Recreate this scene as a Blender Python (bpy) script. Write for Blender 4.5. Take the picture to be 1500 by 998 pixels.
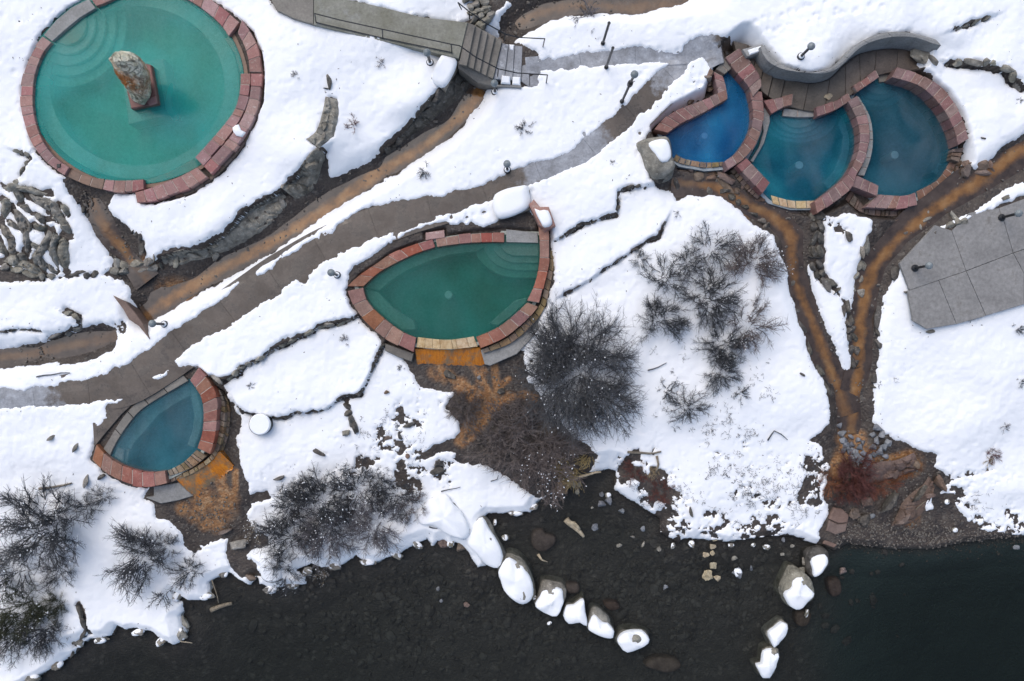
import bpy, bmesh, math, random
import numpy as np
from mathutils import Vector, Matrix

sc = bpy.context.scene
for o in list(bpy.data.objects):
    bpy.data.objects.remove(o)
R = math.radians
# ------------------------------------------------------------ camera, sky, sun, exposure
H = 28.0                      # drone height above the path level
PX = 40.0                     # photograph pixels per metre at z = 0
cam_d = bpy.data.cameras.new('camera')
cam = bpy.data.objects.new('camera', cam_d)
sc.collection.objects.link(cam)
cam.location = (0, 0, H)
cam.rotation_euler = (0, 0, 0)
cam_d.sensor_width = 36
cam_d.lens = 36 * H / (1500 / PX)
cam_d.clip_end = 2000
sc.camera = cam

SUN_EL, SUN_AZ = R(55), R(-35)      # azimuth measured from +Y, clockwise positive
w = bpy.data.worlds.new('World'); sc.world = w
w.use_nodes = True
nt = w.node_tree
sky = nt.nodes.new('ShaderNodeTexSky')
sky.sky_type = 'NISHITA'; sky.sun_disc = False
sky.sun_elevation = SUN_EL; sky.sun_rotation = SUN_AZ
sky.dust_density = 3.0; sky.air_density = 1.0; sky.ozone_density = 1.0
nt.nodes['Background'].inputs[1].default_value = 0.15
nt.links.new(sky.outputs[0], nt.nodes['Background'].inputs[0])
sd_ = bpy.data.lights.new('sun', 'SUN'); sd_.energy = 1.0; sd_.angle = R(70); sd_.color = (1.0, 0.975, 0.94)
sun = bpy.data.objects.new('sun', sd_); sc.collection.objects.link(sun)
sun.rotation_euler = (R(90) - SUN_EL, 0, math.pi - SUN_AZ)
dv = Vector((math.sin(SUN_AZ) * math.cos(SUN_EL), math.cos(SUN_AZ) * math.cos(SUN_EL), math.sin(SUN_EL)))
sun.rotation_euler = dv.to_track_quat('Z', 'Y').to_euler()
sc.view_settings.view_transform = 'Standard'; sc.view_settings.look = 'None'
sc.view_settings.exposure = 0.30; sc.view_settings.gamma = 1.0
sc.render.engine = 'CYCLES'
sc.cycles.use_denoising = True
sc.cycles.max_bounces = 10; sc.cycles.volume_bounces = 6; sc.cycles.transparent_max_bounces = 12
sc.cycles.caustics_reflective = False; sc.cycles.caustics_refractive = False

rnd = random.Random(7)
# ------------------------------------------------------------ object helpers
def link(o, parent=None):
    sc.collection.objects.link(o)
    if parent: o.parent = parent
    return o
def tag(o, label=None, cat=None, group=None, kind=None):
    if label: o['label'] = label
    if cat: o['category'] = cat
    if group: o['group'] = group
    if kind: o['kind'] = kind
    return o
def empty(name, loc, label, cat, group=None):
    o = bpy.data.objects.new(name, None); o.location = loc
    link(o); tag(o, label, cat, group)
    bpy.context.view_layer.update()
    return o
class MB:
    """collects faces for ONE mesh"""
    def __init__(s): s.v = []; s.f = []
    def add(s, vs, fs):
        n = len(s.v); s.v += [tuple(p) for p in vs]; s.f += [tuple(i + n for i in q) for q in fs]
    def prism(s, poly, z0, z1, bev=0.0):
        """poly: world xy points; z0/z1 numbers or lists; a small bevel round the top"""
        n = len(poly)
        a = sum(poly[i][0] * poly[(i + 1) % n][1] - poly[(i + 1) % n][0] * poly[i][1] for i in range(n))
        if a < 0: poly = poly[::-1]; z0 = z0[::-1] if isinstance(z0, list) else z0; z1 = z1[::-1] if isinstance(z1, list) else z1
        zl = z0 if isinstance(z0, list) else [z0] * n
        zh = z1 if isinstance(z1, list) else [z1] * n
        vs = [(p[0], p[1], z) for p, z in zip(poly, zl)]
        if bev > 0:
            ins = []
            for i in range(n):
                p = Vector(poly[i][:2]); a_ = Vector(poly[i - 1][:2]); b_ = Vector(poly[(i + 1) % n][:2])
                d1 = (p - a_); d2 = (b_ - p)
                d1 = d1.normalized() if d1.length > 1e-6 else Vector((1, 0)); d2 = d2.normalized() if d2.length > 1e-6 else d1
                nn = Vector((-d1.y - d2.y, d1.x + d2.x))
                nn = nn.normalized() if nn.length > 1e-6 else Vector((-d1.y, d1.x))
                c = max(0.5, math.sqrt(max(0.0, (1 + d1.dot(d2)) / 2)))
                ins.append(p + nn * bev / c)
            vs += [(p[0], p[1], z - bev) for p, z in zip(poly, zh)]
            vs += [(p.x, p.y, z) for p, z in zip(ins, zh)]
            fs = []
            for k in (0, 1):
                for i in range(n):
                    j = (i + 1) % n
                    fs.append((k * n + i, k * n + j, (k + 1) * n + j, (k + 1) * n + i))
            fs.append(tuple(range(2 * n, 3 * n)))
        else:
            vs += [(p[0], p[1], z) for p, z in zip(poly, zh)]
            fs = [(i, (i + 1) % n, n + (i + 1) % n, n + i) for i in range(n)]
            fs.append(tuple(range(n, 2 * n)))
        fs.append(tuple(range(n - 1, -1, -1)))
        s.add(vs, fs)
    def tube(s, pts, r0, r1=None, sides=3, cap=False):
        r1 = r0 if r1 is None else r1
        P = [Vector(p) for p in pts]; n = len(P); vs = []; fs = []
        for i, p in enumerate(P):
            d = (P[min(i + 1, n - 1)] - P[max(i - 1, 0)])
            d = d.normalized() if d.length > 1e-9 else Vector((0, 0, 1))
            u = d.cross(Vector((0.31, 0.17, 0.93)))
            if u.length < 1e-3: u = d.cross(Vector((1, 0, 0)))
            u.normalize(); v = d.cross(u)
            r = r0 + (r1 - r0) * i / max(1, n - 1)
            for k in range(sides):
                a = 2 * math.pi * k / sides
                vs.append(p + u * (r * math.cos(a)) + v * (r * math.sin(a)))
        for i in range(n - 1):
            for k in range(sides):
                k2 = (k + 1) % sides
                fs.append((i * sides + k, i * sides + k2, (i + 1) * sides + k2, (i + 1) * sides + k))
        if cap:
            fs.append(tuple(range(sides - 1, -1, -1))); fs.append(tuple(range((n - 1) * sides, n * sides)))
        s.add(vs, fs)
    def mesh(s, name, mat, smooth=False):
        me = bpy.data.meshes.new(name); me.from_pydata(s.v, [], s.f); me.update()
        if mat: me.materials.append(mat)
        if smooth: me.polygons.foreach_set('use_smooth', [True] * len(me.polygons))
        return me
    def build(s, name, mat, parent=None, smooth=False):
        """world coordinates in, object origin at the parent's base"""
        if parent:
            L = parent.matrix_world.translation if parent.parent is None else None
            off = root_loc(parent)
            s.v = [(a - off[0], b - off[1], c - off[2]) for a, b, c in s.v]
        o = bpy.data.objects.new(name, s.mesh(name, mat, smooth))
        return link(o, parent)
def root_loc(o):
    x = Vector((0, 0, 0))
    while o: x += Vector(o.location); o = o.parent
    return x

# ------------------------------------------------------------ materials
def nodes(name):
    m = bpy.data.materials.new(name); m.use_nodes = True
    t = m.node_tree; b = t.nodes['Principled BSDF']
    return m, t, b
def N(t, typ, **kw):
    n = t.nodes.new(typ)
    for k, v in kw.items():
        if k.startswith('i_'): n.inputs[k[2:].replace('_', ' ')].default_value = v
        else: setattr(n, k, v)
    return n
def c4(c): return (c[0], c[1], c[2], 1.0)
def mixc(t, fac, a, b, mode='MIX'):
    n = t.nodes.new('ShaderNodeMix'); n.data_type = 'RGBA'; n.blend_type = mode
    for s_, v in ((n.inputs[0], fac), (n.inputs[6], a), (n.inputs[7], b)):
        if isinstance(v, (int, float)): s_.default_value = v
        elif isinstance(v, tuple): s_.default_value = c4(v)
        else: t.links.new(v, s_)
    return n.outputs[2]
def pos(t): return t.nodes.new('ShaderNodeNewGeometry').outputs['Position']
def noise(t, scale, detail=5, rough=.55, vec=None, dist=0.0):
    n = t.nodes.new('ShaderNodeTexNoise'); n.inputs['Scale'].default_value = scale
    n.inputs['Detail'].default_value = detail; n.inputs['Roughness'].default_value = rough; n.inputs['Distortion'].default_value = dist
    t.links.new(vec if vec is not None else pos(t), n.inputs['Vector'])
    return n.outputs['Fac']
def ramp(t, fac, stops, interp='LINEAR'):
    n = t.nodes.new('ShaderNodeValToRGB'); n.color_ramp.interpolation = interp
    e = n.color_ramp.elements
    while len(e) < len(stops): e.new(0.5)
    for k, (p, c) in enumerate(stops):
        e[k].position = p; e[k].color = c4(c) if isinstance(c, tuple) else (c, c, c, 1)
    t.links.new(fac, n.inputs[0])
    return n.outputs[0]
def math_(t, op, a, b=0.0, clamp=False):
    n = t.nodes.new('ShaderNodeMath'); n.operation = op; n.use_clamp = clamp
    for s_, v in ((n.inputs[0], a), (n.inputs[1], b)):
        if isinstance(v, (int, float)): s_.default_value = v
        else: t.links.new(v, s_)
    return n.outputs[0]
def attr(t, name):
    n = t.nodes.new('ShaderNodeAttribute'); n.attribute_name = name
    return n.outputs['Fac']
def bump(t, h, strength, dist=.02):
    n = t.nodes.new('ShaderNodeBump'); n.inputs['Strength'].default_value = strength; n.inputs['Distance'].default_value = dist
    t.links.new(h, n.inputs['Height'])
    return n.outputs[0]
def mat(name, c1, c2, scale=5.0, rough=.75, bmp=.4, rn=.25, spots=None, spot_amt=.5, spot_scale=9.0, bscale=None, spec=.35):
    """weathered solid: two colours by noise, per-piece brightness, optional spots of a third colour, fine relief"""
    m, t, b = nodes(name)
    f = noise(t, scale, 7, .62)
    col = ramp(t, f, [(.32, c1), (.68, c2)])
    if spots:
        sfac = ramp(t, noise(t, spot_scale, 6, .7), [(.56, 0.0), (.68, spot_amt)])
        col = mixc(t, sfac, col, spots)
    fine = ramp(t, noise(t, scale * 9, 4, .7), [(.3, .78), (.7, 1.18)])
    col = mixc(t, 1.0, col, fine, 'MULTIPLY')
    if rn:
        oi = t.nodes.new('ShaderNodeObjectInfo')
        hs = t.nodes.new('ShaderNodeHueSaturation')
        v = math_(t, 'ADD', math_(t, 'MULTIPLY', oi.outputs['Random'], rn), 1 - rn / 2)
        r2 = math_(t, 'FRACT', math_(t, 'MULTIPLY', oi.outputs['Random'], 17.3))
        t.links.new(math_(t, 'ADD', math_(t, 'MULTIPLY', r2, rn * .08), .5 - rn * .04), hs.inputs['Hue'])
        r3 = math_(t, 'FRACT', math_(t, 'MULTIPLY', oi.outputs['Random'], 41.7))
        t.links.new(math_(t, 'ADD', math_(t, 'MULTIPLY', r3, rn * 1.2), 1 - rn * .6), hs.inputs['Saturation'])
        t.links.new(v, hs.inputs['Value']); t.links.new(col, hs.inputs['Color']); col = hs.outputs[0]
    t.links.new(col, b.inputs['Base Color'])
    rr = ramp(t, f, [(.3, max(0.0, rough - .12)), (.7, min(1.0, rough + .1))])
    t.links.new(rr, b.inputs['Roughness']); b.inputs['Specular IOR Level'].default_value = spec
    t.links.new(bump(t, noise(t, bscale or scale * 4, 9, .68), bmp, .03), b.inputs['Normal'])
    return m
M = {}
M['pink'] = mat('red_sandstone', (.25, .135, .122), (.35, .205, .185), 2.6, .8, .45, .38, (.46, .38, .34), .7, 9)
M['mauve'] = mat('mauve_sandstone', (.16, .086, .076), (.26, .155, .14), 2.6, .7, .45, .42, (.36, .28, .25), .65, 9)
M['brick'] = mat('wet_red_sandstone', (.20, .080, .058), (.31, .145, .108), 2.6, .6, .45, .46, (.40, .29, .23), .55, 9)
M['wetstone'] = mat('wet_brown_stone', (.12, .07, .048), (.22, .125, .085), 3, .4, .35, .2)
M['mortar'] = mat('pale_mortar', (.30, .235, .20), (.42, .35, .30), 5, .85, .3, .05)
M['plinth'] = mat('red_plinth_stone', (.13, .05, .042), (.24, .10, .08), 4, .55, .4, .1)
M['concrete'] = mat('grey_concrete', (.20, .20, .19), (.30, .30, .29), 1.6, .75, .2, .14, (.16, .155, .145), .5, 3)
M['concrete_dark'] = mat('damp_concrete', (.12, .112, .098), (.205, .19, .165), 1.4, .55, .25, .16, (.10, .095, .085), .5, 4)
M['deck'] = mat('green_grey_concrete', (.15, .15, .115), (.25, .25, .215), 1.1, .7, .25, .1, (.30, .31, .31), .5, 1.2)
M['path_slush'] = mat('slushy_grey_concrete', (.17, .175, .185), (.32, .335, .36), 1.3, .5, .35, .1, (.55, .58, .62), .7, 3.2)
def path_mat():
    m, t, b = nodes('footpath_concrete')
    f = noise(t, 1.0, 7, .62)
    wet = ramp(t, f, [(.32, (.066, .052, .040)), (.68, (.125, .102, .083))])
    wet = mixc(t, ramp(t, noise(t, 1.6, 6, .7), [(.48, 0.0), (.58, .75)]), wet, (.050, .040, .032))
    slu = ramp(t, noise(t, 2.6, 7, .65), [(.3, (.17, .175, .185)), (.6, (.30, .315, .34)), (.75, (.50, .53, .57))])
    k = math_(t, 'ADD', attr(t, 'slush'), math_(t, 'MULTIPLY', math_(t, 'SUBTRACT', noise(t, .9, 7, .65), .5), 1.6))
    col = mixc(t, ramp(t, k, [(.42, 0.0), (.60, 1.0)]), wet, slu)
    col = mixc(t, 1.0, col, ramp(t, noise(t, 14, 4, .7), [(.3, .8), (.7, 1.18)]), 'MULTIPLY')
    oi = t.nodes.new('ShaderNodeObjectInfo'); hs = t.nodes.new('ShaderNodeHueSaturation')
    t.links.new(math_(t, 'ADD', math_(t, 'MULTIPLY', oi.outputs['Random'], .12), .94), hs.inputs['Value']); t.links.new(col, hs.inputs['Color'])
    t.links.new(hs.outputs[0], b.inputs['Base Color'])
    t.links.new(ramp(t, noise(t, 1.6, 6, .7), [(.45, .6), (.58, .22)]), b.inputs['Roughness'])
    t.links.new(bump(t, noise(t, 6, 9, .68), .25, .03), b.inputs['Normal']); return m
M['path'] = path_mat()
M['walk'] = mat('dark_wet_paving', (.075, .062, .050), (.13, .11, .09), 1.8, .38, .25, .3, (.05, .042, .035), .6, 2)
M['plaza'] = mat('plaza_concrete', (.185, .18, .172), (.27, .265, .255), .9, .68, .2, .07, (.125, .115, .10), .8, .9)
M['rock'] = mat('grey_lichen_rock', (.10, .092, .075), (.32, .30, .255), 3.4, .85, 1.0, .35, (.46, .44, .38), .7, 7)
M['rock_dark'] = mat('dark_wet_rock', (.032, .029, .025), (.13, .118, .10), 4, .6, .9, .4, (.26, .25, .22), .6, 8)
M['rock_brown'] = mat('brown_rock', (.09, .062, .046), (.20, .145, .115), 3.5, .7, .8, .4, (.30, .24, .20), .4, 8)
M['cobble'] = mat('blue_grey_cobble', (.10, .105, .115), (.20, .21, .225), 6, .6, .4, .6)
M['masonry'] = mat('ochre_masonry_stone', (.15, .105, .065), (.30, .225, .145), 5, .8, .9, .45, (.40, .34, .26), .5, 9)
M['lip'] = mat('travertine_lip', (.40, .27, .14), (.60, .48, .31), 6, .6, .7, .2, (.27, .15, .06), .7, 7)
M['slab_brown'] = mat('brown_slab_rock', (.12, .075, .06), (.22, .15, .125), 2.6, .6, .5, .25)
M['metal'] = mat('black_painted_metal', (.010, .011, .013), (.022, .024, .027), 8, .4, .05, 0)
M['globe'] = mat('frosted_lamp_globe', (.13, .155, .165), (.24, .27, .28), 6, .25, .05, 0)
M['white'] = mat('white_plaque', (.7, .7, .7), (.8, .8, .8), 6, .5, .05, 0)
M['wood'] = mat('grey_driftwood', (.13, .105, .08), (.30, .26, .20), 9, .8, .8, .2)
M['wood_tan'] = mat('tan_driftwood', (.28, .23, .15), (.48, .42, .30), 9, .8, .8, .2)
M['twig'] = mat('grey_brown_twigs', (.034, .036, .039), (.095, .099, .106), 6, .8, .1, .25)
M['twig_pale'] = mat('pale_grey_twigs', (.10, .095, .10), (.20, .19, .20), 6, .8, .1, .2)
M['twig_brown'] = mat('brown_twigs', (.085, .070, .065), (.19, .16, .15), 6, .8, .1, .2)
M['twig_red'] = mat('dark_red_twigs', (.062, .024, .020), (.15, .062, .050), 6, .8, .1, .2)
M['twig_orange'] = mat('rusty_orange_twigs', (.11, .040, .018), (.23, .085, .035), 6, .8, .1, .2)
M['straw'] = mat('dry_straw_grass', (.20, .15, .075), (.38, .30, .17), 6, .8, .1, .2)
M['green_twig'] = mat('dull_green_foliage', (.030, .034, .020), (.075, .080, .045), 6, .8, .1, .2)
M['basin'] = mat('mineral_coated_plaster', (.34, .37, .33), (.46, .49, .45), 1.2, .8, .1, .05)
M['basin_blue'] = mat('blue_grey_plaster', (.22, .26, .28), (.34, .38, .40), 1.2, .8, .1, .05)
M['seat_brown'] = mat('brown_wet_seat', (.17, .125, .085), (.26, .20, .14), 2, .5, .2, .05)
M['step_stone'] = mat('pale_step_stone', (.30, .28, .26), (.46, .43, .41), 2.5, .7, .2, .1, (.30, .17, .15), .4, 7)
M['bubble'] = mat('pale_bubbling_inlet', (.75, .8, .8), (.85, .9, .9), 6, .6, .1, 0)

def snow_mat():
    m, t, b = nodes('fresh_snow')
    n1 = noise(t, .35, 3, .5)
    col = ramp(t, n1, [(.3, (.82, .845, .865)), (.7, (.865, .88, .89))])
    t.links.new(col, b.inputs['Base Color']); b.inputs['Roughness'].default_value = .85
    b.inputs['Specular IOR Level'].default_value = .2
    t.links.new(bump(t, math_(t, 'ADD', noise(t, 9, 8, .7), math_(t, 'MULTIPLY', noise(t, 1.6, 4, .6), 2.0)), .35, .03), b.inputs['Normal'])
    return m
M['snow'] = snow_mat()
# ------------------------------------------------------------ from a photograph pixel to a place on the land
CP = np.array([
 (0,0,.9),(200,120,.9),(420,100,1.0),(300,320,.75),(560,30,1.1),(600,130,.9),(100,230,.8),(50,330,.5),(0,400,.1),(450,200,.9),(250,300,.8),
 (700,120,.25),(620,215,.15),(480,300,.05),(330,390,0),(220,445,-.1),
 (760,60,.35),(860,90,.3),(960,110,.25),(800,150,.25),(850,225,.2),(700,230,.2),(700,285,.15),(550,320,.1),(420,410,.05),(300,480,0),(200,550,0),(50,580,0),
 (0,470,0),(90,440,.05),(100,510,-.2),(0,520,-.2),
 (900,10,.5),(1000,30,.6),(1100,20,.8),(1190,80,.95),(1300,20,.95),(1400,30,.9),(1450,80,.7),(1450,170,.42),(1425,150,.36),(1440,200,.38),(1390,105,.42),(1030,120,.35),
 (1000,220,.05),(1200,220,.05),(1330,220,.05),(1250,110,.2),
 (1400,400,.25),(1480,350,.25),(1480,250,.2),(1450,520,-.1),(1400,600,-.35),(1480,700,-.8),
 (880,260,.2),(960,240,.25),(860,370,0),(950,330,0),(1000,300,0),(1050,400,-.2),(900,450,-.2),(1150,350,-.1),
 (660,430,.05),(480,430,0),(500,380,.05),(400,460,0),(300,530,0),(430,550,-.25),(530,530,-.3),(600,560,-.4),(450,650,-.55),(600,620,-.55),(350,660,-.5),
 (230,630,-.05),(60,640,-.1),(50,720,-.4),(200,760,-.6),(60,850,-.8),(200,880,-1.0),(300,850,-1.0),(400,780,-.95),(500,720,-.8),(520,780,-1.0),(660,720,-.95),(740,720,-1.0),
 (680,560,-.5),(720,620,-.7),(800,640,-.75),(850,600,-.5),(850,520,-.3),(1000,550,-.4),(1000,680,-.8),(1100,700,-.85),(1100,770,-1.05),(1170,560,-.45),(1190,680,-.8),
 (1230,450,-.3),(1245,580,-.5),(1260,660,-.75),(1300,720,-1.0),(1350,780,-1.15),(1230,770,-1.05),(20,980,-1.05),(1480,760,-1.05)], float)
def zest(px, py):
    px = np.asarray(px, float); py = np.asarray(py, float)
    num = np.zeros(px.shape); den = np.zeros(px.shape)
    for a, b, z in CP:
        wt = 1.0 / (((px - a) ** 2 + (py - b) ** 2) / 900 + .3) ** 1.6
        num += wt * z; den += wt
    return num / den
def W(px, py, z=None):
    if z is None: z = float(zest(px, py))
    k = (H - z) / H
    return ((px - 750) / PX * k, (499 - py) / PX * k, z)
def WP(pts, z=None):
    return [W(p[0], p[1], p[2] if len(p) > 2 else z) for p in pts]
def T(k, pts):
    """points read off the 3x enlargements: tile origin + enlarged pixel / 2.996"""
    ox, oy = k
    return [(ox + p[0] / 2.996, oy + p[1] / 2.996) for p in pts]
T1, T2, T3, T4, T5, T6, T7, T8, T9 = (0,0),(500,0),(1000,0),(0,333),(500,333),(1000,333),(0,665),(500,665),(1000,665)

# ------------------------------------------------------------ the plan: pools, bare ground, snow islands (photograph pixels)
def ellipse(cx, cy, a, b, a0=0, a1=360, n=48):
    return [(cx + a * math.cos(R(a0 + (a1 - a0) * i / n)), cy + b * math.sin(R(a0 + (a1 - a0) * i / n))) for i in range(n if a1 - a0 == 360 else n + 1)]
POOL = {}
POOL['round'] = ellipse(199, 124, 151, 138, n=72)
POOL['leaf'] = [(533,420),(553,402),(575,388),(606,373),(637,363),(676,357),(710,355),(738,356),(741,352),(789,353),(790,375),(787,403),(780,423),(772,441),(749,465),(727,481),(696,493),(660,499),(631,498),(610,495),(589,486),(567,469),(547,451),(536,433)]
POOL['small'] = [(277,560),(286,568),(295,584),(298,607),(295,634),(286,658),(268,677),(245,689),(216,692),(193,689),(173,679),(162,670),(170,651),(187,625),(207,602),(239,580)]
POOL['tear'] = [(1059,100),(1072,97),(1078,102),(1092,123),(1100,143),(1103,167),(1097,193),(1080,217),(1060,235),(1033,237),(1000,231),(988,222),(978,196),(998,182),(1027,167),(1059,157),(1066,144),(1064,124)]
POOL['middle'] = [(1126,168),(1143,170),(1170,171),(1200,171),(1234,158),(1247,177),(1253,200),(1248,227),(1236,258),(1214,280),(1187,294),(1160,294),(1133,286),(1125,278),(1130,267),(1103,238),(1117,213),(1127,187)]
POOL['moon'] = [(1260,143),(1267,128),(1287,121),(1307,120),(1340,131),(1367,153),(1384,178),(1394,212),(1392,234),(1377,260),(1354,277),(1320,287),(1287,285),(1268,260),(1277,230),(1279,200),(1274,167)]
PZ = dict(round=.75, leaf=-.02, small=-.15, tear=.0, middle=-.12, moon=-.15)

RIVER = [(-900,1400),(-900,1060),(0,1020),(40,997),(70,982),(100,965),(115,954),(119,945),(112,941),(127,938),(135,933),(147,934),(167,930),(174,917),(187,922),(200,919),(224,924),(240,937),(257,944),(267,939),(273,925),(266,908),(263,900),(270,895),(269,882),(258,878),(256,866),(277,879),(310,877),(306,852),(324,842),(337,838),(352,850),(367,856),(377,845),(381,855),(400,862),(420,858),(449,855),(447,842),(437,834),(457,825),(474,831),(500,827),(515,818),(522,812),(532,822),(550,823),(583,812),(610,795),(627,789),(633,797),(650,790),(660,800),(667,793),(680,800),(700,830),(712,828),(714,790),(707,760),(714,752),(747,751),(777,750),(779,743),(787,733),(810,722),(830,718),(842,704),(864,692),(890,687),(902,690),(900,715),(917,728),(944,745),(967,760),(967,780),(994,795),(1000,789),(1027,788),(1060,792),(1087,790),(1133,784),(1160,784),(1187,795),(1205,799),(1222,806),(1240,796),(1294,803),(1367,803),(1400,796),(1434,792),(1500,785),(1700,780),(2400,780),(2400,1400),(2400,4000),(-900,4000)]
BARE = []
PATH_MAIN = [(-300,572),(0,570),(35,572),(115,560),(145,553),(148,545),(153,552),(165,545),(170,539),(175,543),(195,530),(215,515),(250,490),(290,465),(310,450),(345,425),(354,410),(375,394),(377,405),(400,396),(410,380),(437,366),(444,360),(464,350),(467,343),(487,343),(500,328),(517,315),(533,305),(563,302),(590,295),(617,290),(647,290),(663,280),(683,279),(700,274),(733,260),(750,252),(780,240),(810,234),(837,224),(854,207),(877,187),(897,170),(920,153),(937,133),(947,123),(964,107),(980,97),(994,83),(1000,73),(1012,60),(1030,57),(1050,52),(1073,52),(1090,62),(1068,88),(1050,100),(1040,96),(1028,84),(1010,92),(1002,108),(985,124),(974,127),(970,140),(957,150),(950,160),(934,170),(930,178),(910,194),(897,207),(884,214),(874,227),(844,244),(817,255),(787,267),(774,271),(723,285),(727,292),(697,299),(673,310),(643,314),(633,322),(613,330),(600,334),(567,343),(533,356),(500,369),(490,377),(470,386),(447,413),(434,408),(417,420),(410,430),(390,440),(367,453),(347,466),(334,480),(300,493),(277,510),(257,530),(267,537),(280,536),(290,540),(280,600),(200,660),(150,672),(140,650),(147,640),(150,627),(160,613),(157,590),(173,592),(180,585),(147,587),(117,593),(67,593),(0,596),(-300,600)]
BARE.append(PATH_MAIN)
BARE.append([(787,87),(834,83),(850,80),(900,75),(937,70),(985,80),(1000,76),(1000,92),(980,91),(947,92),(867,97),(814,103),(787,104)])
ST1 = [(660,72),(672,100),(650,133),(610,173),(577,207),(560,219),(533,240),(500,254),(474,268),(474,220),(465,228),(437,257),(417,277),(360,309),(350,328),(334,343),(300,363),(277,368),(237,378),(213,384),(167,384),(150,403),(177,413),(190,427),(192,440),(197,460),(209,474),(214,473),(234,460),(267,440),(300,423),(334,403),(364,386),(397,366),(417,356),(444,333),(470,312),(500,294),(533,277),(567,257),(607,234),(630,214),(660,197),(680,180),(687,163),(707,143),(714,127),(740,110),(740,60)]
BARE.append(ST1)
BARE.append([(693,14),(700,-10),(747,-40),(1040,-40),(1000,0),(967,7),(917,13),(867,15),(827,18),(800,32),(780,43),(754,57),(736,64),(727,50),(730,36),(734,24),(747,6),(742,4),(726,16),(714,33),(707,43)])
BARE.append([(92,262),(100,280),(115,300),(125,322),(140,345),(165,378),(172,385),(205,388),(213,375),(212,352),(197,345),(180,330),(160,315),(152,302),(160,292),(168,288),(165,270)])
BARE.append([(-60,514),(0,512),(50,502),(73,497),(97,490),(117,480),(147,475),(165,478),(163,507),(165,513),(144,522),(120,533),(87,533),(63,532),(50,536),(0,540),(-60,545)])
BARE.append([(-60,392),(0,393),(20,395),(67,405),(100,403),(140,402),(140,405),(60,411),(27,411),(0,413),(-60,415)])
BARE.append([(398,-30),(398,0),(403,12),(430,25),(460,33),(500,44),(560,58),(668,82),(700,90),(700,40),(683,36),(620,28),(560,12),(505,0),(505,-30)])
BARE.append([(668,40),(690,30),(735,58),(760,62),(790,78),(790,128),(770,128),(740,124),(720,126),(668,98)])
# round the leaf pool
BARE.append([(509,424),(513,400),(517,391),(547,376),(557,366),(593,346),(610,338),(626,331),(648,328),(676,328),(718,329),(728,324),(772,309),(790,320),(806,336),(808,365),(811,400),(806,430),(797,450),(770,490),(742,504),(768,514),(767,530),(780,560),(800,600),(840,640),(867,657),(878,668),(868,691),(830,720),(788,733),(774,722),(743,702),(732,691),(704,680),(676,680),(666,672),(655,660),(640,664),(622,674),(612,672),(640,651),(672,640),(673,620),(652,595),(666,575),(637,573),(617,567),(593,527),(563,506),(560,498),(536,476),(516,450)])
# round the small pool and its run-off
BARE.append([(290,539),(312,556),(325,575),(333,600),(353,609),(353,625),(345,642),(350,657),(353,680),(361,703),(367,725),(390,720),(400,730),(370,737),(362,750),(360,762),(372,776),(395,785),(395,800),(372,805),(362,814),(377,828),(377,846),(352,848),(337,836),(333,818),(330,800),(300,800),(285,812),(270,800),(267,788),(266,785),(248,762),(228,758),(228,738),(213,730),(216,716),(180,709),(150,692),(134,674),(138,650)])
# round the three pools and down the forked stream
BARE.append([(957,191),(984,165),(1010,152),(1033,141),(1043,118),(1060,88),(1074,60),(1104,60),(1118,66),(1128,86),(1150,99),(1187,106),(1214,102),(1234,89),(1257,66),(1290,51),(1327,48),(1354,54),(1372,62),(1352,88),(1360,105),(1386,132),(1409,167),(1421,203),(1415,215),(1415,237),(1430,249),(1444,247),(1470,214),(1500,197),(1620,150),(1620,230),(1500,264),(1480,274),(1420,317),(1377,333),(1344,366),(1320,390),(1297,430),(1288,463),(1288,520),(1283,560),(1279,617),(1300,640),(1350,662),(1375,665),(1368,684),(1394,699),(1382,720),(1398,724),(1402,742),(1420,764),(1444,776),(1474,782),(1500,784),(1700,784),(1700,840),(1200,840),(1200,778),(1214,752),(1207,732),(1214,685),(1207,665),(1204,657),(1188,645),(1217,620),(1213,573),(1197,540),(1180,497),(1167,453),(1158,420),(1157,393),(1143,366),(1133,343),(1117,335),(1103,328),(1085,307),(1068,293),(1050,285),(1027,284),(1007,284),(992,293),(989,278),(965,275),(952,262),(945,235),(940,208),(948,194)])
BARE.append([(483,142),(492,146),(495,167),(487,198),(467,217),(451,208),(466,196),(477,167)])
BARE.append([(470,214),(452,240),(437,257),(415,277),(390,297),(362,310),(350,329),(334,344),(300,365),(277,370),(238,382),(262,388),(400,345),(480,290),(476,226)])
BARE.append([(1510,284),(1423,317),(1378,338),(1333,383),(1337,395),(1336,422),(1345,440),(1360,467),(1361,476),(1399,467),(1420,467),(1441,461),(1471,452),(1510,437),(1650,400),(1650,250)])
ISLANDS = [
 [(1207,316),(1225,318),(1243,311),(1262,318),(1279,322),(1277,333),(1267,356),(1262,366),(1257,403),(1253,433),(1250,455),(1240,440),(1232,434),(1228,425),(1213,410),(1207,386),(1209,353),(1205,333)],
 [(1187,380),(1192,395),(1200,414),(1218,424),(1230,438),(1240,460),(1242,487),(1250,520),(1248,547),(1245,556),(1233,530),(1217,493),(1197,440),(1184,395)],
 [(224,553),(240,545),(248,538),(249,542),(244,557),(234,559)],
 [(292,800),(312,793),(333,790),(333,806),(325,814),(310,808),(296,806)],
 [(628,676),(640,664),(655,660),(668,662),(668,672),(655,676),(640,684),(626,690)],
 [(1352,735),(1362,730),(1366,745),(1358,748)], [(1365,686),(1378,676),(1393,668),(1396,674),(1380,684)], [(1380,722),(1392,706),(1406,704),(1400,712)],
 [(714,40),(724,18),(742,6),(744,10),(732,24),(728,40),(722,50),(716,48)],
 [(772,548),(790,546),(805,556),(790,566),(774,560)]]
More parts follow.
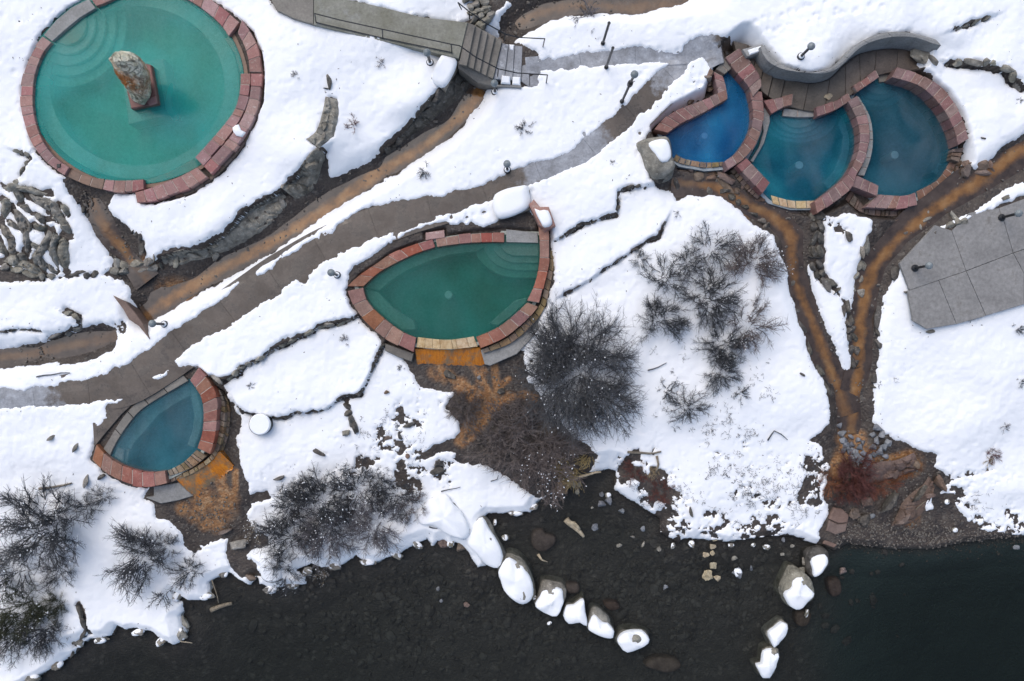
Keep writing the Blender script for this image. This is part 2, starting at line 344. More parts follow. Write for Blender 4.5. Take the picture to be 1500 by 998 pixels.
# dark joints and low terrace walls: (points, half width m, step m, decay m); the right-hand side of the line, walking along it, is the high side
WALLS = [
 ('t1', [(526,462),(500,472),(467,478),(460,485),(430,498),(394,515),(384,525),(355,537),(350,547),(324,558),(308,553)], .09, .30),
 ('t2', [(563,503),(553,523),(543,547),(527,578),(507,580),(491,590),(477,600),(450,604),(430,605),(424,610),(414,613),(390,610),(354,603),(349,595)], .055, .28),
 ('t2b', [(507,588),(512,605),(518,625)], .09, 0.0),
 ('t3', [(950,272),(904,279),(905,287),(904,314),(867,324),(847,331),(836,340),(810,354)], .055, .25),
 ('t4', [(975,325),(965,347),(948,354),(896,388),(860,413),(827,431)], .03, .2),
 ('t5', [(1500,130),(1480,117),(1474,107),(1424,95),(1390,92)], .09, .3),
 ('t6', [(1450,25),(1398,43)], .05, .2),
 ('t7', [(22,272),(45,232),(23,222)], .07, .15),
 ('t8', [(96,457),(115,463),(116,479),(71,497)], .07, .2),
 ('t9', [(62,485),(28,482),(0,487)], .04, .15),
 ('w1', [(668,95),(650,133),(610,173),(577,207),(560,219)], .1, .45),
 ('w2', [(474,220),(437,257),(417,277),(360,309),(334,343),(300,363),(237,378)], .1, .45),
 ('b1', [(113,942),(128,930),(123,905),(115,885)], .06, 0.0),
]
RIDGES = [([(0,268),(10,276),(26,276),(44,279),(62,283),(74,282)], 5, 'level topmost rock ridge of the snowy cascade'),
 ([(38,284),(56,292),(70,299),(82,308),(80,318),(68,321)], 7, 'hooked rock ridge under the topmost ridge of the cascade'),
 ([(2,288),(9,296),(10,308),(4,320)], 6, 'short thick rock at the photo edge below the topmost ridge'),
 ([(16,302),(24,312),(34,326),(40,340),(41,356),(36,374)], 6, 'long slanting rock ridge through the middle of the cascade'),
 ([(72,312),(88,318),(97,330),(100,345)], 7, 'curved rock ridge at the upper right of the cascade'),
 ([(94,345),(93,362),(94,380),(98,397)], 8, 'tall upright rock ridge along the right side of the cascade'),
 ([(78,335),(82,350),(78,366),(84,382),(86,398)], 5, 'thin upright ridge just left of the tall right ridge'),
 ([(68,334),(72,348),(64,364),(54,380),(50,394)], 6, 'rock ridge sloping down left in the lower cascade'),
 ([(50,330),(60,334),(70,336)], 5, 'small level rock joining two ridges in the middle of the cascade'),
 ([(46,356),(56,362),(64,366)], 4, 'small level rock in the lower middle of the cascade'),
 ([(0,322),(8,336),(18,350),(20,368),(14,384)], 7, 'rock ridge along the photo edge of the lower cascade'),
 ([(0,352),(6,366),(10,376)], 5, 'short slanting rock at the photo edge, low in the cascade'),
 ([(0,383),(16,382),(34,386),(52,396),(70,405)], 6, 'long bottom rock ridge of the cascade above the ditch'),
 ([(58,374),(64,386),(66,398)], 4, 'small upright rock above the bottom ridge'),
 ([(28,300),(38,304),(46,312)], 4, 'small rock between the hooked and middle ridges'),
 ([(22,276),(30,288),(34,298)], 4, 'slim rock between the topmost and middle ridges'),
 ([(12,324),(22,330),(30,336)], 4, 'thin slanting rock left of the middle ridge'),
 ([(52,312),(60,320),(66,328)], 4, 'thin rock under the hooked ridge'),
 ([(24,372),(32,376),(40,384)], 5, 'low rock just above the bottom ridge on the left'),
 ([(70,388),(78,394),(84,402)], 4, 'low slanting rock near the bottom right of the cascade'),
 ([(88,300),(96,306),(100,318)], 4, 'small rock at the upper right corner of the cascade')]
STREAMS = [
 ('upper', [(1040,-12),(1010,-8),(930,2),(860,0),(800,12),(760,30),(735,50),(722,75)], 24, .35, .45),
 ('main', [(716,70),(705,122),(690,150),(655,185),(620,212),(575,238),(530,262),(480,297),(430,330),(380,362),(335,388),(290,412),(255,432),(205,462)], 25, 1.0, .4),
 ('pool run-off', [(128,275),(138,305),(155,335),(180,365),(195,388),(215,412)], 24, .75, .25),
 ('left', [(-60,527),(0,525),(40,520),(100,508),(166,492)], 22, .3, .3),
 ('fork left', [(985,268),(1050,274),(1100,298),(1140,318),(1163,345),(1165,400),(1180,445),(1206,515),(1232,568),(1246,610)], 24, .8, .25),
 ('fork right', [(1560,195),(1500,222),(1440,262),(1380,297),(1320,345),(1288,385),(1272,425),(1266,480),(1262,540),(1256,585),(1248,636)], 27, .9, .25),
]
# ------------------------------------------------------------ height grids
STEP = .05
gx = np.concatenate([[-300,-180,-110,-70,-48,-36,-29,-25,-23], np.arange(-21.6, 21.6 + 1e-6, STEP), [23,25,29,36,48,70,110,180,300]])
gy = np.concatenate([[-300,-180,-110,-70,-48,-36,-29,-24,-19,-16.5], np.arange(-15.2, 15.2 + 1e-6, STEP), [16.5,19,24,29,36,48,70,110,180,300]])
NX, NY = len(gx), len(gy)
X, Y = np.meshgrid(gx, gy)
def vnoise(x, y, seed):
    xi = np.floor(x).astype(np.int64); yi = np.floor(y).astype(np.int64)
    fx = x - xi; fy = y - yi; fx = fx * fx * (3 - 2 * fx); fy = fy * fy * (3 - 2 * fy)
    def h(a, b):
        n = (a * 374761393 + b * 668265263 + seed * 982451653) & 0x7fffffff
        n = ((n ^ (n >> 13)) * 1274126177) & 0x7fffffff
        return ((n ^ (n >> 16)) & 0xffff) / 65535.0
    return (h(xi, yi) * (1 - fx) + h(xi + 1, yi) * fx) * (1 - fy) + (h(xi, yi + 1) * (1 - fx) + h(xi + 1, yi + 1) * fx) * fy
def fbm(x, y, f, seed, octv=4, g=.5):
    s = 0; a = 1; tot = 0
    for k in range(octv):
        s = s + a * vnoise(x * f * 2 ** k + 17.3 * k, y * f * 2 ** k - 9.1 * k, seed + k); tot += a; a *= g
    return s / tot * 2 - 1
def win(x0, x1, y0, y1):
    return (slice(max(0, np.searchsorted(gy, y0) - 1), min(NY, np.searchsorted(gy, y1) + 1)), slice(max(0, np.searchsorted(gx, x0) - 1), min(NX, np.searchsorted(gx, x1) + 1)))
FAR = 1.5
def smooth(x): x = np.clip(x, 0, 1); return x * x * (3 - 2 * x)
def seg_d(p, q, xs, ys):
    dx, dy = q[0] - p[0], q[1] - p[1]; L2 = dx * dx + dy * dy + 1e-12
    t = np.clip(((xs - p[0]) * dx + (ys - p[1]) * dy) / L2, 0, 1)
    return np.hypot(xs - p[0] - t * dx, ys - p[1] - t * dy), t
def poly_sd(poly, FAR=1.5):
    """signed distance (m, negative inside), exact up to FAR"""
    D = np.full((NY, NX), FAR); n = len(poly)
    for i in range(n):
        p, q = poly[i], poly[(i + 1) % n]
        s = win(min(p[0], q[0]) - FAR, max(p[0], q[0]) + FAR, min(p[1], q[1]) - FAR, max(p[1], q[1]) + FAR)
        if s[0].start >= s[0].stop or s[1].start >= s[1].stop: continue
        d, _ = seg_d(p, q, X[s], Y[s]); D[s] = np.minimum(D[s], d)
    xs = [p[0] for p in poly]; ys = [p[1] for p in poly]
    s = win(min(xs), max(xs), min(ys), max(ys)); ins = np.zeros(X[s].shape, bool); xx, yy = X[s], Y[s]
    for i in range(n):
        p, q = poly[i], poly[(i + 1) % n]
        if p[1] == q[1]: continue
        c = (p[1] > yy) != (q[1] > yy)
        ins ^= c & (xx < (q[0] - p[0]) * (yy - p[1]) / (q[1] - p[1]) + p[0])
    D[s] = np.where(ins, -D[s], D[s])
    return D
def line_sd(line):
    D = np.full((NY, NX), FAR)
    for p, q in zip(line[:-1], line[1:]):
        s = win(min(p[0], q[0]) - FAR, max(p[0], q[0]) + FAR, min(p[1], q[1]) - FAR, max(p[1], q[1]) + FAR)
        d, _ = seg_d(p, q, X[s], Y[s]); D[s] = np.minimum(D[s], d)
    return D
def line_side(line):
    """distance, sign (+ left of the line) and distance along past the ends"""
    D = np.full((NY, NX), FAR); S = np.zeros((NY, NX)); n = len(line)
    O = np.zeros((NY, NX))
    for i, (p, q) in enumerate(zip(line[:-1], line[1:])):
        s = win(min(p[0], q[0]) - FAR, max(p[0], q[0]) + FAR, min(p[1], q[1]) - FAR, max(p[1], q[1]) + FAR)
        d, _ = seg_d(p, q, X[s], Y[s]); dx, dy = q[0] - p[0], q[1] - p[1]; L = math.hypot(dx, dy)
        side = (dx * (Y[s] - p[1]) - dy * (X[s] - p[0])) / L
        al = ((X[s] - p[0]) * dx + (Y[s] - p[1]) * dy) / L
        ov = np.zeros(d.shape)
        if i == 0: ov = np.maximum(ov, -al)
        if i == n - 2: ov = np.maximum(ov, al - L)
        m = d < D[s] - 1e-9
        D[s] = np.where(m, d, D[s]); S[s] = np.where(m, np.sign(side), S[s]); O[s] = np.where(m, ov, O[s])
    return D, S, np.maximum(O, 0)

# base land
k_ = np.ones_like(X); ZB = np.zeros_like(X)
for _ in range(3):
    kk = H / (H - ZB)
    PXX = 750 + X * PX * kk; PYY = 499 - Y * PX * kk
    ZB = zest(PXX, PYY)
G = ZB + .04 * fbm(X, Y, .5, 3, 4)
for nm, ln, hw, dz in WALLS:
    if not dz: continue
    D, S, O = line_side(WP(ln))
    G -= S * (dz / 2) * np.exp(-D / .8) * smooth((FAR - D) / .9) * np.exp(-(O / .35) ** 2) * (D < FAR)
# walkway beside the three pools lies below its curved wall
WALK = [(1090,72),(1127,103),(1160,117),(1190,122),(1214,115),(1234,95),(1257,78),(1294,70),(1327,70),(1354,80),(1350,100),(1318,100),(1260,140),(1200,165),(1130,168),(1112,110)]
sdw = poly_sd(WP(WALK, .1))
G = np.where(sdw < .06, np.minimum(G, .06), G)
river_sd = poly_sd(WP(RIVER, -1.3), 4.5)
RZ = -1.3
deep = smooth((PXX - 1150) / 260) * .75 + smooth((PYY - 850) / 260) * .25 + .25 * smooth((700 - PXX) / 300)
bed = RZ - .05 - .30 * np.clip(-river_sd, 0, 1.3) - deep * smooth(-river_sd / 3.2) + .07 * fbm(X, Y, 1.2, 21, 5, .6)
G = np.where(river_sd < 0, np.minimum(bed, RZ - .03), np.minimum(G, RZ + .02 + river_sd * .75 + .05))
STW = []
for nm, ln, hw, och, dep in STREAMS:
    wl = WP(ln); d = line_sd(wl); h = hw / PX
    G -= dep * smooth(1.15 - d / (h * 1.25)) * (river_sd > .1)
COLLAR = [
 (T(T1, [(170,160),(240,85),(320,25),(395,-20),(460,-50),(560,-95),(650,-125),(760,-105),(870,-60),(930,-2),(990,35),(1060,95),(1110,145),(1142,220),(1158,320),(1152,440),(1122,530),(1075,620),(1015,700),(935,785),(840,850),(765,872),(680,892),(600,896),(592,858),(560,850),(500,848),(440,842),(390,828),(330,803),(280,776),(200,722),(135,635),(100,545),(84,460),(86,370),(104,296),(140,215)]), .7, 'round'),
 ([(507,424),(525,403),(556,382),(575,369),(606,357),(622,352),(621,341),(651,335),(653,345),(682,341),(739,334),(788,338),(789,328),(806,335),(812,368),(812,394),(806,420),(800,448),(782,474),(742,504),(703,519),(607,519),(584,510),(562,499),(533,475),(514,450)], -.08, 'leaf'),
 ([(289,537),(312,556),(331,576),(338,600),(338,622),(332,650),(322,676),(284,697),(252,712),(216,717),(185,711),(155,696),(132,674),(140,648),(168,610),(190,584),(222,561),(262,543)], -.12, 'small'),
 ([(957,191),(984,165),(1033,143),(1045,118),(1063,80),(1082,68),(1115,112),(1128,145),(1150,158),(1195,157),(1245,137),(1283,103),(1312,96),(1347,118),(1377,142),(1398,172),(1409,208),(1408,240),(1380,280),(1346,302),(1310,318),(1262,314),(1240,292),(1197,316),(1130,306),(1108,294),(1074,250),(1060,256),(1000,252),(983,236)], -.28, None)]
for pts_, z_, _k in COLLAR:
    if _k is None: pts_ = [{(1312,96):(1312,106),(1347,118):(1344,124),(1377,142):(1372,146),(1398,172):(1391,174),(1409,208):(1400,208)}.get(q, q) for q in pts_]
    G = np.minimum(G, z_ + np.maximum(0, poly_sd(WP(pts_, z_ + .15))) * 2.2)
# the ground falls away outside the small pool's masonry wall
SM_ = [(318,566),(330,590),(331,618),(326,648),(316,676),(290,700),(300,712),(345,690),(352,650),(352,612),(338,590),(330,572)]
G = np.where(poly_sd(WP(SM_, -.4)) < 0, np.minimum(G, -.55), G)
# sheets of bare ground, ragged
edge = .15 * fbm(X, Y, 1.9, 5, 5, .72) + .05 * fbm(X, Y, 6.0, 9, 2, .7)
bare = np.full((NY, NX), FAR)
for p in BARE: bare = np.minimum(bare, poly_sd(WP(p)))
for pts_, z_, _k in COLLAR: bare = np.minimum(bare, poly_sd(WP(pts_, z_ + .15)))
isl = np.full((NY, NX), FAR)
for p in ISLANDS: isl = np.minimum(isl, poly_sd(WP(p)))
sd = np.maximum(bare, -isl)
pool_sd = {k: poly_sd(WP(p, PZ[k])) for k, p in POOL.items()}
for k, d in pool_sd.items(): sd = np.minimum(sd, d - .1)
for nm, ln, hw, dz in WALLS:
    wl = WP(ln); vary = .55 + .75 * vnoise(X * 1.3, Y * 1.3, 44)
    sd = np.minimum(sd, line_sd(wl) - hw * vary)
for pts_, w_, _l in RIDGES: sd = np.minimum(sd, line_sd(WP(pts_)) - (w_ * .95 / PX - .015))
sd = np.minimum(sd, river_sd)
sd = sd + edge
# patchy thin snow where plants and stones break through: (px, py, radius px, strength)
PATCH = [(930,690,38,1),(960,715,45,1),(985,770,50,.9),(1040,782,40,.8),(1100,786,40,.75),(1150,780,40,.8),(1190,720,32,.9),(1195,680,28,.9),(1120,715,60,.55),(1060,690,45,.4),(580,640,55,.7),(640,600,30,.5),(520,700,60,.65),(440,735,50,.6),(600,700,40,.9),(640,690,30,.9),(530,725,50,.6),(1420,768,34,.8),(1480,778,40,.75),(1450,675,25,.5),(1400,710,30,.7),(790,545,30,.5),(40,830,60,.35),(30,900,60,.5),(980,590,40,.35),(1040,625,40,.3),(60,960,30,.2),(175,480,14,.8),(590,605,40,.5),(1230,330,20,.6),(1210,325,12,.6),(590,350,30,.5),(640,322,30,.5),(990,130,40,.4),(900,205,30,.25),(1035,625,35,.35),(1075,640,35,.35)]
pn = fbm(X, Y, 2.6, 31, 5, .65)
for a, b, r, s in PATCH:
    x, y, _ = W(a, b); rr = r / PX * 1.25
    D = np.hypot(X - x, Y - y); f = s * smooth(1.25 - D / rr)
    sd = np.where(f > 0.01, np.minimum(sd, (pn * .42 + .36 - f * .42)), sd)
sd = np.minimum(sd, river_sd + edge * .8 + .02)
SNOW_T = .085
und = .05 * fbm(X, Y, .35, 61, 3) + .014 * fbm(X, Y, 2.0, 71, 3) + .012 * fbm(X, Y, 5.5, 81, 2)
SZ = G + np.where(sd > 0, (SNOW_T + und * .6) * (1 - np.exp(-np.maximum(sd, 0) / .04)) + und * np.clip(sd, 0, 1), np.maximum(sd * .8, -.2) - .012)
pit = smooth((fbm(X, Y, 5.5, 121, 3, .6) - .22) * 3.5); SZ -= np.where(sd > 0, pit * (.024 * np.exp(-np.maximum(sd, 0) / .5) + .006), 0)
lump = fbm(X, Y, 3.2, 131, 3, .6); SZ += np.where(sd > .02, lump * .013 * np.exp(-np.maximum(sd, 0) / .6), 0)
# footprints and animal tracks pressed into the snow
def dent(x, y, r, dep):
    s = win(x - 2.5 * r, x + 2.5 * r, y - 2.5 * r, y + 2.5 * r)
    d2 = ((X[s] - x) ** 2 + (Y[s] - y) ** 2) / r ** 2
    SZ[s] -= dep * np.exp(-d2 * d2)
def trail(pts, step, r, dep, wob):
    wl = WP(pts)
    for p, q in zip(wl[:-1], wl[1:]):
        L = math.hypot(q[0] - p[0], q[1] - p[1]); k = max(1, int(L / step))
        for i in range(k):
            t = i / k; nx, ny = -(q[1] - p[1]) / L, (q[0] - p[0]) / L; s = wob if i % 2 else -wob
            dent(p[0] + (q[0] - p[0]) * t + nx * s + rnd.uniform(-.07, .07), p[1] + (q[1] - p[1]) * t + ny * s + rnd.uniform(-.07, .07), r * rnd.uniform(.75, 1.15), dep * rnd.uniform(.35, 1))
trail([(1090,50),(1140,36),(1180,24),(1230,10),(1300,-5)], .22, .11, .07, .28)
trail([(1100,45),(1150,30),(1200,12),(1250,0)], .25, .1, .06, .2)
trail([(650,318),(690,308),(725,297)], .2, .1, .09, .22); trail([(655,325),(700,318)], .22, .1, .09, .15)
trail([(775,275),(800,262),(830,250)], .3, .09, .06, .15); trail([(800,285),(815,295)], .3, .08, .05, .1)
trail([(855,205),(868,190)], .14, .07, .08, .06); trail([(960,140),(975,125),(1000,108)], .25, .1, .07, .15)
trail([(165,708),(185,722),(205,735),(222,738)], .17, .045, .05, .05)
trail([(175,775),(205,768),(240,766)], .2, .045, .05, .04)
trail([(1290,505),(1330,500),(1360,488),(1365,470)], .2, .04, .04, .04)
trail([(1285,558),(1320,552),(1350,520)], .25, .04, .04, .04); trail([(1120,535),(1140,545),(1180,540)], .25, .04, .04, .04)
trail([(1420,712),(1460,704),(1500,694)], .2, .05, .06, .06)
trail([(10,15),(30,25),(45,30)], .3, .1, .05, .15); trail([(0,90),(15,105),(8,85)], .5, .1, .05, .1)
trail([(800,108),(815,120),(835,130)], .3, .09, .06, .12); trail([(935,110),(945,100)], .3, .09, .07, .1)
trail([(1010,165),(1020,110),(1030,95)], .3, .1, .06, .15); trail([(560,345),(600,332),(640,322)], .26, .09, .06, .16); trail([(870,195),(900,172),(930,150),(955,128)], .5, .1, .06, .3); trail([(420,430),(470,395),(505,375)], .4, .09, .05, .25); trail([(930,215),(960,190),(1000,150)], .35, .09, .06, .25); trail([(1020,160),(1035,120),(1040,108)], .25, .1, .07, .2); trail([(880,45),(930,55),(990,60),(1010,50)], .45, .1, .05, .3); trail([(340,410),(300,440),(260,465)], .5, .08, .05, .2)
trail([(0,725),(60,722),(130,716)], .28, .04, .04, .04)
trail([(780,405),(790,440),(775,470)], .22, .045, .05, .05)
# hole under each pool
pool_hole = np.full((NY, NX), FAR)
for k, d in pool_sd.items():
    G = np.where(d < .12, PZ[k] - 1.9, G); pool_hole = np.minimum(pool_hole, d)
SZ = np.where(pool_hole < .12, G - .3, SZ)
sd = np.where(pool_hole < .12, -1, sd)
IX0, IY0 = 9, 10
def samp(A, x, y):
    fx = min(max((x + 21.6) / STEP, 0), 863.9); fy = min(max((y + 15.2) / STEP, 0), 607.9)
    i, j = int(fx), int(fy); u, v = fx - i, fy - j; i += IX0; j += IY0
    return (A[j, i] * (1 - u) + A[j, i + 1] * u) * (1 - v) + (A[j + 1, i] * (1 - u) + A[j + 1, i + 1] * u) * v
def gz(x, y): return float(samp(G, x, y))
TOPZ = np.maximum(G, np.where(sd > 0, SZ, -99))
def tz(x, y): return float(samp(TOPZ, x, y))
def on(px, py, fn=None):
    """the spot on the snow or ground that the pixel shows"""
    z = float(zest(px, py))
    for _ in range(3):
        x, y, _z = W(px, py, z); z = (fn or tz)(x, y)
    return (x, y, z)
def grid_mesh(name, xs, ys, Z, keep, mat_, attrs=None):
    ny, nx = Z.shape
    idx = np.arange(ny * nx).reshape(ny, nx)
    q = np.stack([idx[:-1, :-1], idx[:-1, 1:], idx[1:, 1:], idx[1:, :-1]], -1).reshape(-1, 4)
    if keep is not None:
        kc = (keep[:-1, :-1] | keep[:-1, 1:] | keep[1:, 1:] | keep[1:, :-1]).reshape(-1); q = q[kc]
    used = np.zeros(ny * nx, bool); used[q.reshape(-1)] = True
    re = np.cumsum(used) - 1
    XX, YY = np.meshgrid(xs, ys)
    co = np.stack([XX, YY, Z], -1).reshape(-1, 3)[used].astype(np.float32)
    q = re[q].astype(np.int32)
    me = bpy.data.meshes.new(name)
    me.vertices.add(len(co)); me.vertices.foreach_set('co', co.reshape(-1))
    me.loops.add(q.size); me.loops.foreach_set('vertex_index', q.reshape(-1))
    me.polygons.add(len(q)); me.polygons.foreach_set('loop_start', np.arange(0, q.size, 4, dtype=np.int32))
    me.polygons.foreach_set('use_smooth', np.ones(len(q), bool))
    me.update(calc_edges=True)
    for an, A in (attrs or {}).items():
        a = me.attributes.new(an, 'FLOAT', 'POINT'); a.data.foreach_set('value', A.reshape(-1)[used].astype(np.float32))
    me.materials.append(mat_)
    return link(bpy.data.objects.new(name, me))

def ground_mat():
    m, t, b = nodes('wet_earth')
    n1 = noise(t, 1.7, 8, .65)
    col = ramp(t, n1, [(.28, (.018, .014, .012)), (.5, (.044, .033, .026)), (.72, (.088, .072, .058))])
    vor = t.nodes.new('ShaderNodeTexVoronoi'); vor.inputs['Scale'].default_value = 11; t.links.new(pos(t), vor.inputs['Vector'])
    st = ramp(t, vor.outputs['Color'], [(.74, 0.0), (.86, .45)])
    col = mixc(t, st, col, (.15, .135, .115))
    rf = math_(t, 'MULTIPLY', attr(t, 'rust'), ramp(t, noise(t, 2.2, 8, .72), [(.34, 0.0), (.52, 1.0)]))
    rcol = ramp(t, noise(t, 6, 6, .7), [(.3, (.12, .050, .020)), (.5, (.27, .13, .045)), (.72, (.38, .26, .15))])
    col = mixc(t, rf, col, rcol)
    gr = attr(t, 'bed')
    v2 = t.nodes.new('ShaderNodeTexVoronoi'); v2.inputs['Scale'].default_value = 4.2
    wv = t.nodes.new('ShaderNodeVectorMath'); wv.operation = 'ADD'; t.links.new(pos(t), wv.inputs[0])
    nn = t.nodes.new('ShaderNodeTexNoise'); nn.inputs['Scale'].default_value = 5; t.links.new(pos(t), nn.inputs['Vector'])
    sv = t.nodes.new('ShaderNodeVectorMath'); sv.operation = 'SCALE'; sv.inputs['Scale'].default_value = .22; t.links.new(nn.outputs['Color'], sv.inputs[0]); t.links.new(sv.outputs[0], wv.inputs[1])
    t.links.new(wv.outputs[0], v2.inputs['Vector'])
    stn = mixc(t, ramp(t, v2.outputs['Color'], [(.2, 0.0), (.9, 1.0)]), (.065, .056, .050), (.24, .21, .185))
    inside = math_(t, 'MULTIPLY', ramp(t, v2.outputs['Distance'], [(.25, 1.0), (.55, 0.0)]), ramp(t, noise(t, 1.1, 6, .65), [(.42, .1), (.62, 1.0)]))
    bedc = mixc(t, inside, mixc(t, noise(t, 2.2, 8, .7), (.050, .044, .039), (.15, .13, .115)), stn)
    bedc = mixc(t, attr(t, 'silt'), bedc, mixc(t, noise(t, .5, 5, .6), (.042, .074, .070), (.080, .115, .105)))
    col = mixc(t, gr, col, bedc)
    t.links.new(col, b.inputs['Base Color'])
    t.links.new(ramp(t, n1, [(.3, .35), (.7, .75)]), b.inputs['Roughness'])
    h = math_(t, 'ADD', noise(t, 9, 8, .7), math_(t, 'MULTIPLY', vor.outputs['Distance'], -.6))
    t.links.new(bump(t, h, .9, .05), b.inputs['Normal'])
    return m
RUST = [(640,545,14),(655,552,12),(675,565,14),(695,580,14),(705,560,9),(708,545,8),(722,585,16),(745,582,10),(770,580,8),(700,605,16),(710,595,16),(690,622,14),(680,635,10),(300,735,24),(325,745,22),(290,755,16),(315,765,18),(335,730,16),(268,745,12),(1300,690,22),(1330,680,22),(1275,670,18),(1237,668,16),(1228,690,14),(255,430,24),(240,425,18),(1240,640,16),(1335,760,14),(215,385,14),(1350,300,20),(1090,310,14),(1150,330,16),(1330,330,14)]
rust = np.zeros_like(X)
RUST_LINES = [([(640,536),(655,552),(672,560),(690,570),(712,582),(724,592)], 7), ([(690,535),(700,548),(712,566),(724,592)], 5), ([(724,535),(727,560),(729,578),(722,592)], 6), ([(745,556),(736,562),(728,575)], 5), ([(785,584),(765,578),(745,582),(724,592)], 6), ([(724,592),(712,606),(700,622),(690,634),(676,646)], 11), ([(716,596),(704,598),(694,590)], 8),
 ([(300,726),(292,745),(300,770)], 10), ([(322,700),(330,725),(322,750)], 9), ([(345,690),(345,715),(338,740)], 5), ([(1240,650),(1232,668),(1222,680)], 8), ([(1262,640),(1262,660),(1275,690),(1300,676),(1330,668)], 10), ([(1300,690),(1325,676),(1345,680)], 7)]
for pts_, w_ in RUST_LINES:
    rust = np.maximum(rust, 1.3 * smooth(1.35 - line_sd(WP(pts_)) / (w_ / PX)))
for a, b, r in RUST:
    x, y, _ = W(a, b); rust = np.maximum(rust, smooth(1.35 - np.hypot(X - x, Y - y) / (r / PX)))
bedA = smooth(-river_sd / .6 + .2)
gs = slice(0, None)
ground = grid_mesh('ground', gx, gy, G, None, ground_mat(), {'rust': rust, 'bed': bedA, 'silt': smooth((PXX - 1165) / 110 + .15 * fbm(X, Y, .6, 91, 3))})
tag(ground, kind='structure')
snow = grid_mesh('snow', gx, gy, SZ, sd > -.06, M['snow'])
tag(snow, 'thick fresh white snow lying over the terraces and river bank', kind='stuff')
# ------------------------------------------------------------ water
def stream_mat():
    m, t, b = nodes('shallow_stream_water')
    P = pos(t)
    ac = attr(t, 'across'); och = attr(t, 'ochre')
    nz = noise(t, 1.5, 9, .7)
    edge_ = math_(t, 'ADD', ac, math_(t, 'MULTIPLY', math_(t, 'SUBTRACT', nz, .5), 1.0))
    f = ramp(t, edge_, [(.10, 1.0), (.44, 0.0)])
    f = math_(t, 'MULTIPLY', f, och)
    dark = ramp(t, noise(t, 2.4, 8, .65), [(.3, (.030, .021, .016)), (.6, (.072, .052, .040)), (.8, (.12, .10, .082))])
    oc = ramp(t, noise(t, 1.8, 6, .6), [(.3, (.10, .050, .018)), (.5, (.24, .115, .036)), (.75, (.34, .20, .085))])
    col = mixc(t, f, dark, oc)
    t.links.new(col, b.inputs['Base Color'])
    b.inputs['Roughness'].default_value = .10; b.inputs['Specular IOR Level'].default_value = .5
    t.links.new(bump(t, noise(t, 7, 5, .6), .25, .02), b.inputs['Normal'])
    return m
M['stream'] = stream_mat()
def resample(pts, step):
    P = [Vector(p[:3]) if len(p) > 2 else Vector((p[0], p[1], 0)) for p in pts]
    # Catmull-Rom
    out = []
    for i in range(len(P) - 1):
        p0, p1, p2, p3 = P[max(i - 1, 0)], P[i], P[i + 1], P[min(i + 2, len(P) - 1)]
        n = max(1, int((p2 - p1).length / step))
        for k in range(n):
            t = k / n
            out.append(.5 * ((2 * p1) + (p2 - p0) * t + (2 * p0 - 5 * p1 + 4 * p2 - p3) * t * t + (3 * p1 - p0 - 3 * p2 + p3) * t ** 3))
    out.append(P[-1])
    return out
for si, (nm, ln, hw, och, dep) in enumerate(STREAMS):
    cl = resample(WP(ln), .3); h = hw / PX * .92
    zs = [gz(p.x, p.y) for p in cl]
    zs = [sum(zs[max(0, i - 3):i + 4]) / len(zs[max(0, i - 3):i + 4]) for i in range(len(zs))]
    vs, fs, ac, oc = [], [], [], []; K = 10
    for i, p in enumerate(cl):
        d = (cl[min(i + 1, len(cl) - 1)] - cl[max(i - 1, 0)]); d.z = 0; d.normalize(); nx, ny = -d.y, d.x
        lw = h * (1 + .14 * math.sin(i * .31 + si) + .08 * math.sin(i * .9 + si * 2)); off = .12 * h * math.sin(i * .23 + si * 2)
        for k in range(K + 1):
            u = k / K * 2 - 1
            vs.append((p.x + nx * u * lw, p.y + ny * u * lw, zs[i] + .07 + si * .004))
            ac.append(abs(u - off / h)); oc.append(och * (1 if 3 < i < len(cl) - 3 else .6))
    for i in range(len(cl) - 1):
        for k in range(K):
            a = i * (K + 1) + k; fs.append((a + 1, a, a + K + 1, a + K + 2))
    me = bpy.data.meshes.new('stream'); me.from_pydata(vs, [], fs); me.update()
    for an, A in (('across', ac), ('ochre', oc)):
        at = me.attributes.new(an, 'FLOAT', 'POINT'); at.data.foreach_set('value', A)
    me.polygons.foreach_set('use_smooth', [True] * len(me.polygons))
    me.materials.append(M['stream']); o = link(bpy.data.objects.new('stream', me)); tag(o, kind='structure')

